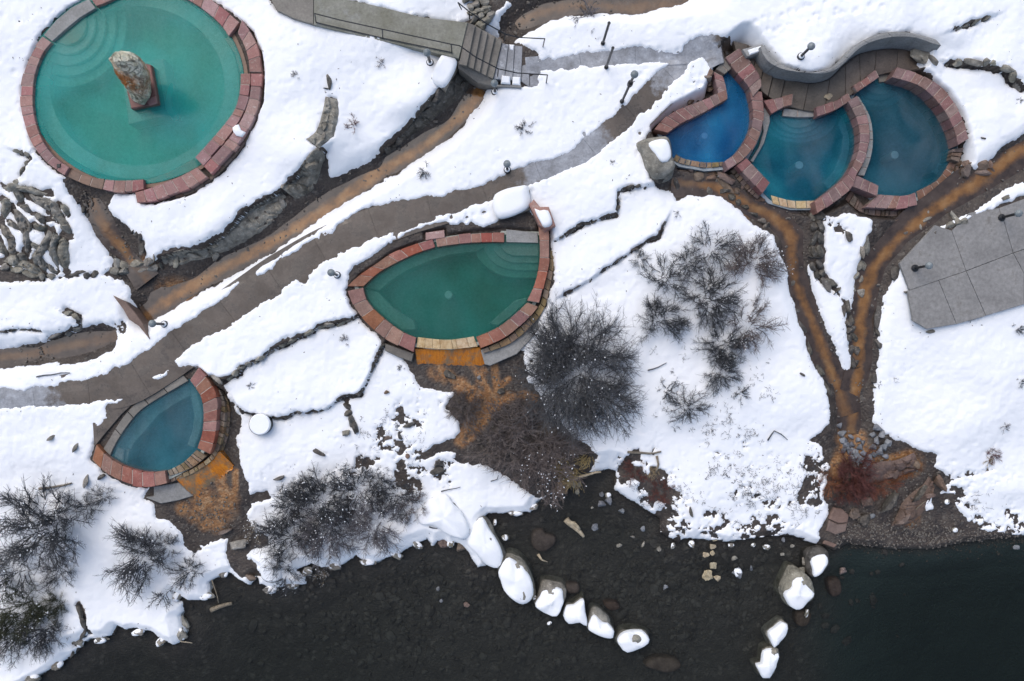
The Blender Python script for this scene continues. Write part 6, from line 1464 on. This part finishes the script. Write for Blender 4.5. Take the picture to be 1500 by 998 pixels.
log(T(T8, [(995,300),(1020,305),(1045,330)]), .10, .05, 'tan broken branch lying against the driftwood log', 'wood_tan', z=RZ + .05)
log(T(T8, [(862,440),(880,462),(905,474)]), .06, .015, 'pale waterlogged stick below the drowned slab', 'wood_tan', 'stick', 'stick', z=RZ + .01)
log(T(T7, [(928,685),(965,668),(1022,655)]), .10, .06, 'half sunk log in the river below the snow point', 'wood', z=RZ - .02)
log(T(T7, [(935,550),(950,600),(962,650)]), .03, .015, 'bare branch dipping into the river', 'wood', 'stick', 'stick', z=RZ + .05)
log(T(T7, [(795,820),(848,828)]), .03, .015, 'thin pale stick off the tip of the snow point', 'wood_tan', 'stick', 'stick', z=RZ + .03)
log(T(T9, [(970,290),(1010,250),(1060,205)]), .035, .02, 'thin grey pole leaning in the muddy outfall', 'wood', 'stick', 'stick')
log(T(T7, [(175,152),(240,145),(318,128)]), .05, .03, 'thin dark log lying in snow left of the small pool', 'wood', 'log')
log(T(T4, [(165,657),(270,640),(310,640)]), .025, .015, 'fine stick lying on snow below the left stream', 'twig', 'stick', 'stick')
log([(827,716),(840,700),(880,690)], .06, .04, 'pale stick under the straw tuft', 'wood_tan', 'stick', 'stick', lift=.2)
log([(1172,558-560+622),(940,541)], .02, .02, 'x', 'twig') if False else None
log(T(T5, [(1345,628),(1390,615),(1428,594)]), .025, .012, 'thin dark twig on snow right of the big dome shrub', 'twig', 'stick', 'stick')
log([(920,662),(930,663),(950,664),(968,662)], .05, .03, 'dark twisted branch on the bank snow right of the straw', 'wood', 'stick', 'stick')
log([(962,668),(964,680),(960,692)], .05, .03, 'dark upright root near the red leaves', 'wood', 'stick', 'stick')
log(T(T6, [(370,935),(400,895),(430,910),(458,932)]), .03, .012, 'forked dark twig on snow left of the cobble pile', 'twig', 'stick', 'stick')
# twigs and roots
log(T(T8, [(385,320),(420,325),(440,308)]), .025, .01, 'curled twig on the snow pillow by the chain', 'twig', 'stick', 'stick')
log(T(T8, [(440,165),(480,155),(525,145)]), .025, .01, 'dark twig on the upper snow pillow', 'twig', 'stick', 'stick')
log(T(T8, [(655,120),(685,112),(690,92)]), .02, .01, 'bent twig on snow under the brown shrub', 'twig', 'stick', 'stick')

# ------------------------------------------------------------ shrubs
def shrub_meshes(seed, stems, density, height, spread=1.0, droop=.1, thin=.010, base=.3):
    """a bare bush of unit radius: one mesh of main branches, one of fine twigs, tip points for clinging snow"""
    r = random.Random(seed); main = MB(); fine = MB(); tips = []
    ax = r.uniform(.8, 1.15)
    for s in range(stems):
        a = r.uniform(0, 6.28); b0 = base * math.sqrt(r.random()); L = r.uniform(.7, 1.12) * spread * (1 - b0 * .55)
        out = (r.random() ** .65) * (.3 + .7 * b0 / max(base, .01))
        p = Vector((b0 * math.cos(a + r.gauss(0, .5)), b0 * math.sin(a + r.gauss(0, .5)), 0)); d = Vector((math.cos(a) * out, math.sin(a) * out, height * (1.15 - out * .75))).normalized()
        pts = [p.copy()]; n = 6
        for k in range(n):
            d = (d + Vector((r.gauss(0, .16), r.gauss(0, .16), r.gauss(0, .12) - droop * k / n))).normalized(); p = p + d * (L / n); p.z = max(p.z, .02); pts.append(p.copy())
        main.tube([tuple(q * 1) for q in pts], thin * 1.9, thin * .7, 3)
        for q in range(density):
            t = r.uniform(.22, 1) * (n - .01); i = int(t); bp_ = pts[i].lerp(pts[min(i + 1, n)], t - i)
            dd = (pts[min(i + 1, n)] - pts[i]).normalized(); e = (dd + Vector((r.gauss(0, .6), r.gauss(0, .6), r.gauss(.15, .4)))).normalized(); l2 = r.uniform(.16, .40)
            mid = bp_ + e * l2 * .5; e2 = (e + Vector((r.gauss(0, .3), r.gauss(0, .3), r.gauss(.05, .25)))).normalized(); end = mid + e2 * l2 * .5
            fine.tube([tuple(bp_), tuple(mid), tuple(end)], thin * .8, thin * .3, 3); tips.append(end)
            for z in range(2):
                f0 = bp_.lerp(end, r.uniform(.3, .9)); g = (e + Vector((r.gauss(0, .7), r.gauss(0, .7), r.gauss(.1, .4)))).normalized()
                fine.tube([tuple(f0), tuple(f0 + g * r.uniform(.08, .2))], thin * .55, thin * .25, 3)
    return main, fine, tips
SHR = {}
def shrub_kit(key, *a, **k):
    if key not in SHR:
        main, fine, tips = shrub_meshes(*a, **k)
        r = random.Random(5); sn = MB()
        for t in r.sample(tips, min(len(tips), 190 if key == 'big' else 110)):
            s = r.uniform(.007, .021) ** 1.0*(.55 if key == 'big' else 1); o = r.uniform(0, 6); ca, sa = math.cos(o), math.sin(o)
            sn.add([(t.x + (v[0] * ca * 1.7 - v[1] * sa) * s, t.y + (v[0] * sa * 1.7 + v[1] * ca) * s, t.z + v[2] * s * .7) for v in ICO[1][0]], ICO[1][1])
        SHR[key] = (main, fine, sn, {})
    return SHR[key]
def shrub(px, py, r_px, label, kit, m_='twig', sx=1.0, sy=1.0, rot=None, snow=True, group='bare winter shrubs on the bank', cat='shrub', hz=1.0, name='bare_shrub', fn=tz):
    main, fine, sn, cache = kit; x, y, z = on(px, py, fn); s = r_px / PX
    rt = empty(name, (x, y, z - .02), label, cat, group)
    rt.scale = (s * sx, s * sy, s * hz); rt.rotation_euler = (0, 0, rnd.uniform(0, 6.28) if rot is None else R(rot))
    for nm, mb_, mm in (('branches', main, m_), ('twigs', fine, m_), ('clinging_snow', sn, 'snow')):
        if nm == 'clinging_snow' and not snow: continue
        if (nm, mm) not in cache: cache[nm, mm] = mb_.mesh(nm, M[mm], nm == 'clinging_snow')
        o = link(bpy.data.objects.new(nm, cache[nm, mm]), rt); o['kind'] = 'stuff'
KD = [shrub_kit('d%d' % i, 11 + i, 54, 19, .9, 1.0, .1, .0085, .5) for i in range(4)]         # dense
KM = [shrub_kit('m%d' % i, 31 + i, 32, 15, .8, 1.0, .15, .0095, .45) for i in range(4)]        # medium
KS = [shrub_kit('s%d' % i, 51 + i, 12, 9, 1.1, 1.0, .0, .016) for i in range(3)]          # small sparse
KW = [shrub_kit('w%d' % i, 71 + i, 14, 8, .5, 1.0, .3, .018) for i in range(3)]           # weeds flat
KB = shrub_kit('big', 97, 150, 22, .7, .95, .1, .0052, .62)
shrub(848, 545, 81, 'huge dense dome shaped shrub right of the orange spillway', KB, 'twig', .92, 1.1, 0, hz=.75)
shrub(888, 590, 48, 'spiky shrub at the lower right skirt of the huge dome shrub', KM[0], 'twig')
shrub(805, 520, 42, 'snow flecked shrub at the left shoulder of the huge dome shrub', KD[1], 'twig')
shrub(775, 640, 66, 'wide brown shrub over the dark mud below the spillway', KD[0], 'twig_brown', 1.15, .85, 20, hz=.7, snow=False)
shrub(725, 652, 40, 'brown twiggy shrub left of the wide brown shrub', KM[1], 'twig_brown', snow=False)
shrub(800, 685, 48, 'brown snow flecked shrub at the water below the wide brown shrub', KM[2], 'twig_brown')
shrub(680, 598, 27, 'small purple grey shrub left of the mud fan', KD[2], 'twig_brown', snow=False)
for a in ((1042,365,34,KM[0],'twig','leggy shrub at the top of the right shrub cluster'),(1103,385,38,KD[0],'twig_brown','dense dark shrub at the upper right of the cluster'),(976,410,34,KM[1],'twig','open shrub at the left of the cluster'),(970,470,34,KD[1],'twig','round dark shrub at the lower left of the cluster'),(1040,440,40,KD[2],'twig','dark snow flecked shrub in the middle of the cluster'),(1098,478,38,KM[3],'twig_brown','reddish brown shrub at the right of the cluster'),(1058,508,34,KD[3],'twig','dark shrub low in the cluster'),(1056,545,28,KD[0],'twig','lowest dark shrub of the right cluster'),(1012,385,26,KM[2],'twig','small shrub filling the top of the cluster'),(937,381,14,KM[0],'twig','small lone shrub beside the dark stone line')):
    shrub(a[0], a[1], a[2] * 1.04, a[5], a[3], a[4])
shrub(1008, 598, 30, 'thin shrub on snow below the shrub cluster', KM[1], 'twig', snow=False)
shrub(978, 575, 24, 'sparse twigs with dead leaves left of the thin shrub', KS[0], 'twig', snow=False)
shrub(1085, 575, 18, 'sparse twigs under the cluster', KS[1], 'twig', snow=False)
for a in ((68,772,64,KD[2],'twig','largest spreading shrub on the lower left bank'),(205,815,46,KD[0],'twig','round dark shrub on the lower left snow'),(150,728,20,KM[1],'twig','small shrub right of the largest lower left shrub'),(128,745,20,KM[2],'twig','shrub touching the largest lower left shrub'),(20,835,40,KM[3],'twig','open shrub at the left edge above the green bush'),(88,838,26,KM[0],'twig','loose twiggy shrub under the largest left shrub'),(30,895,44,KD[1],'green_twig','dull green bush at the lower left edge'),(60,925,36,KD[2],'twig','speckled shrub at the lower left corner'),(84,885,20,KD[3],'green_twig','small dark green bush at the stone bank edge'),(15,935,34,KM[1],'twig','shrub at the very lower left edge'),(278,838,28,KM[2],'twig','wispy shrub on the snow by the river'),(238,872,22,KS[0],'twig','thin twigs on the snow point'),(245,800,22,KM[3],'twig','dark shrub between the round shrub and the run-off')):
    shrub(a[0], a[1], a[2] * 1.04, a[5], a[3], a[4])
for a in ((470,735,46,KD[0],'twig','dark snow clotted shrub in the row above the river'),(525,720,40,KM[0],'twig','loose shrub at the top right of the riverside row'),(425,745,34,KM[1],'twig','open shrub at the left of the riverside row'),(425,785,40,KD[1],'twig','dense shrub at the lower left of the riverside row'),(480,780,42,KD[2],'twig_pale','pale purple shrub hanging over the river'),(548,768,42,KD[3],'twig_pale','pale grey shrub drooping over the snow bank'),(580,725,34,KM[2],'twig','dark shrub near the right of the riverside row'),(605,740,26,KM[3],'twig_brown','brown shrub at the right end of the riverside row'),(418,838,28,KM[0],'twig','frosted shrub on the rounded bank rock'),(372,775,22,KS[1],'wood','bare roots at the run-off mouth'),(500,690,28,KS[2],'twig','thin upright twigs above the riverside row'),(555,705,24,KM[1],'twig','small dark shrub above the pale drooping one'),(447,715,24,KM[3],'twig','small dark shrub at the upper left of the riverside row'),(475,840,16,KS[0],'wood','dead grass clump over the river edge')):
    shrub(a[0], a[1], a[2] * 1.04, a[5], a[3], a[4])
for px, py, r, k, m_, lab in ((519,182,13,0,'twig_red','small reddish bare shrub in the upper snow'),(766,190,15,1,'twig','bare shrub in snow between the two paths'),(624,250,15,2,'twig','bare shrub in snow beside the stream'),(862,22,24,0,'twig_pale','pale bare shrub by the top stream'),(367,566,7,1,'twig','tiny dark shrub on the terrace left of the leaf pool'),(433,112,8,2,'twig_pale','faint twigs in snow right of the round pool'),(559,92,9,0,'twig_pale','faint twigs in snow below the ramp'),(897,239,6,1,'twig','tiny twigs in snow near the pale boulder'),(505,500,10,2,'twig_pale','fine twigs on snow left of the leaf pool spillway'),(992,313,6,0,'twig','tiny shrub in snow below the muddy rocks'),(1494,147,6,1,'twig','tiny dark shrub at the right edge'),(1490,480,12,2,'twig','dark leafless plant at the right edge below the plaza'),(1497,560,9,0,'twig','dark plant at the right edge mid snow'),(1472,625,9,1,'twig_pale','fine twigs in the right snow'),(588,540,7,2,'twig','small dry stalks below the leaf pool left wall')):
    shrub(px, py, r * 1.15, lab, KS[k], m_, snow=False, group='small leafless plants in the snow', hz=.6)
shrub(1250, 690, 34, 'dark red twiggy shrub beside the cobble pile', KD[1], 'twig_red', .8, 1.2, 0, snow=False, fn=gz)
shrub(1240, 715, 26, 'brown red shrub above the cracked slab', KD[2], 'twig_red', snow=False, fn=gz)
shrub(1290, 710, 28, 'rusty orange tangle of roots in the outfall', KD[3], 'twig_orange', 1.1, .6, 20, snow=False, hz=.4, fn=gz)
shrub(1328, 690, 24, 'rusty orange roots at the right end of the tangle', KM[1], 'twig_orange', 1.1, .6, 30, snow=False, hz=.4, fn=gz)
shrub(1215, 705, 22, 'orange brown dry plant at the snow edge by the outfall', KM[2], 'twig_orange', snow=False, hz=.5)
shrub(930, 690, 20, 'low plant with dark red leaves at the snow edge', KM[3], 'twig_red', snow=False, hz=.4)
shrub(968, 720, 20, 'low crimson stemmed plant in the bank snow', KM[0], 'twig_red', snow=False, hz=.4)
shrub(955, 690, 12, 'yellow brown plant in the bank snow', KM[1], 'straw', snow=False, hz=.4)
shrub(1455, 665, 14, 'reddish brown low bush in the right snow', KM[2], 'twig_red', snow=True, hz=.5)
shrub(1448, 675, 12, 'straw coloured grass beside the right red bush', KS[1], 'straw', snow=False, hz=.4)
mb = MB()
for px, py, n, L in ((838,692,90,.75),(858,672,60,.5),(822,680,40,.6)):
    x, y, z = on(px, py, gz)
    for i in range(n):
        a = rnd.gauss(-2.2, .9); l = L * rnd.uniform(.5, 1.1); d = Vector((math.cos(a), math.sin(a), rnd.uniform(.25, 1.0))).normalized(); p = Vector((x + rnd.gauss(0, .12), y + rnd.gauss(0, .12), z))
        mb.tube([tuple(p), tuple(p + d * l * .55 + Vector((0, 0, .08))), tuple(p + d * l - Vector((0, 0, .1)))], .010, .004, 3)
o = mb.build('straw_tuft', M['straw']); tag(o, 'tuft of dry straw grass bending over the dark river', 'grass tuft'); 
# dry weeds poking through the bank snow: uncountable stalks, one mass per stretch
mb = MB()
for px, py, sx, sy, n in ((1120,715,60,30,80),(1060,690,30,20,26),(1195,690,18,28,34),(960,720,40,30,34),(1040,625,30,15,14),(1080,640,25,15,12),(1165,745,30,22,18),(560,640,45,25,16),(985,590,30,25,16),(1290,560,20,20,3),(520,690,60,12,20),(60,925,50,30,18),(1430,745,40,20,14),(1100,560,40,40,16),(600,620,50,30,10),(1000,530,60,60,10)):
    for i in range(n):
        x, y, z = on(rnd.gauss(px, sx * .6), rnd.gauss(py, sy * .6)); sc0 = rnd.uniform(.5, 1.3)
        for q in range(rnd.randint(3, 11)):
            x2, y2 = x + rnd.gauss(0, .07 * sc0), y + rnd.gauss(0, .07 * sc0)
            a = rnd.uniform(0, 6.28); l = rnd.uniform(.05, .2) * sc0; d = Vector((math.cos(a), math.sin(a), rnd.uniform(.1, 1.1))).normalized()
            mb.tube([(x2, y2, z - .02), (x2 + d.x * l * .5 + rnd.gauss(0, .03), y2 + d.y * l * .5 + rnd.gauss(0, .03), z + d.z * l * .5), (x2 + d.x * l, y2 + d.y * l, z + d.z * l * .8)], .008, .003, 3)
o = mb.build('dry_weeds', M['twig']); tag(o, 'dark dry weed stalks poking through the bank snow', kind='stuff')
# small white plaques and loose snow on the round pool rim
mb = MB(); P = W(86, 243, PZ['round'] + .16); mb.prism([(P[0] + a * .06, P[1] + b * .06) for a, b in ((-1,-1),(1,-1),(1,1),(-1,1))], P[2] - .05, P[2] + .02, .005); o = mb.build('skimmer_cap', M['metal']); tag(o, 'small dark square cap set in the round pool rim', 'cap')
o = outline('snow_clump', T(T1, [(1018,560),(1045,545),(1055,570),(1075,580),(1060,600),(1035,595),(1022,578)]), PZ['round'] + .18, PZ['round'] + .27, 'snow', None, .05, rough=.03); tag(o, 'clump of snow left on the round pool flagstones', 'snow clump')
mb = MB()      # fallen twig bits and dirt on the snow near edges and shrubs, uncountable
k = 0
for i in range(9000):
    x, y = rnd.uniform(-19, 19), rnd.uniform(-13, 13); q = samp(sd, x, y)
    if q < .03 or rnd.random() > (.75 * math.exp(-q / .25) + .02): continue
    if fbm(np.array([x]), np.array([y]), .8, 205, 2)[0] < .0: continue
    z = tz(x, y); s_ = rnd.uniform(.008, .026); a = rnd.uniform(0, 6.28); c, d = math.cos(a) * s_ * 1.8, math.sin(a) * s_ * 1.8
    mb.add([(x + c, y + d, z + .004), (x - d * .4, y + c * .4, z + .004), (x - c, y - d, z + .004), (x + d * .4, y - c * .4, z + .004), (x, y, z + s_)], [(0, 1, 4), (1, 2, 4), (2, 3, 4), (3, 0, 4)]); k += 1
o = mb.build('snow_litter', M['rock_dark']); tag(o, kind='stuff')
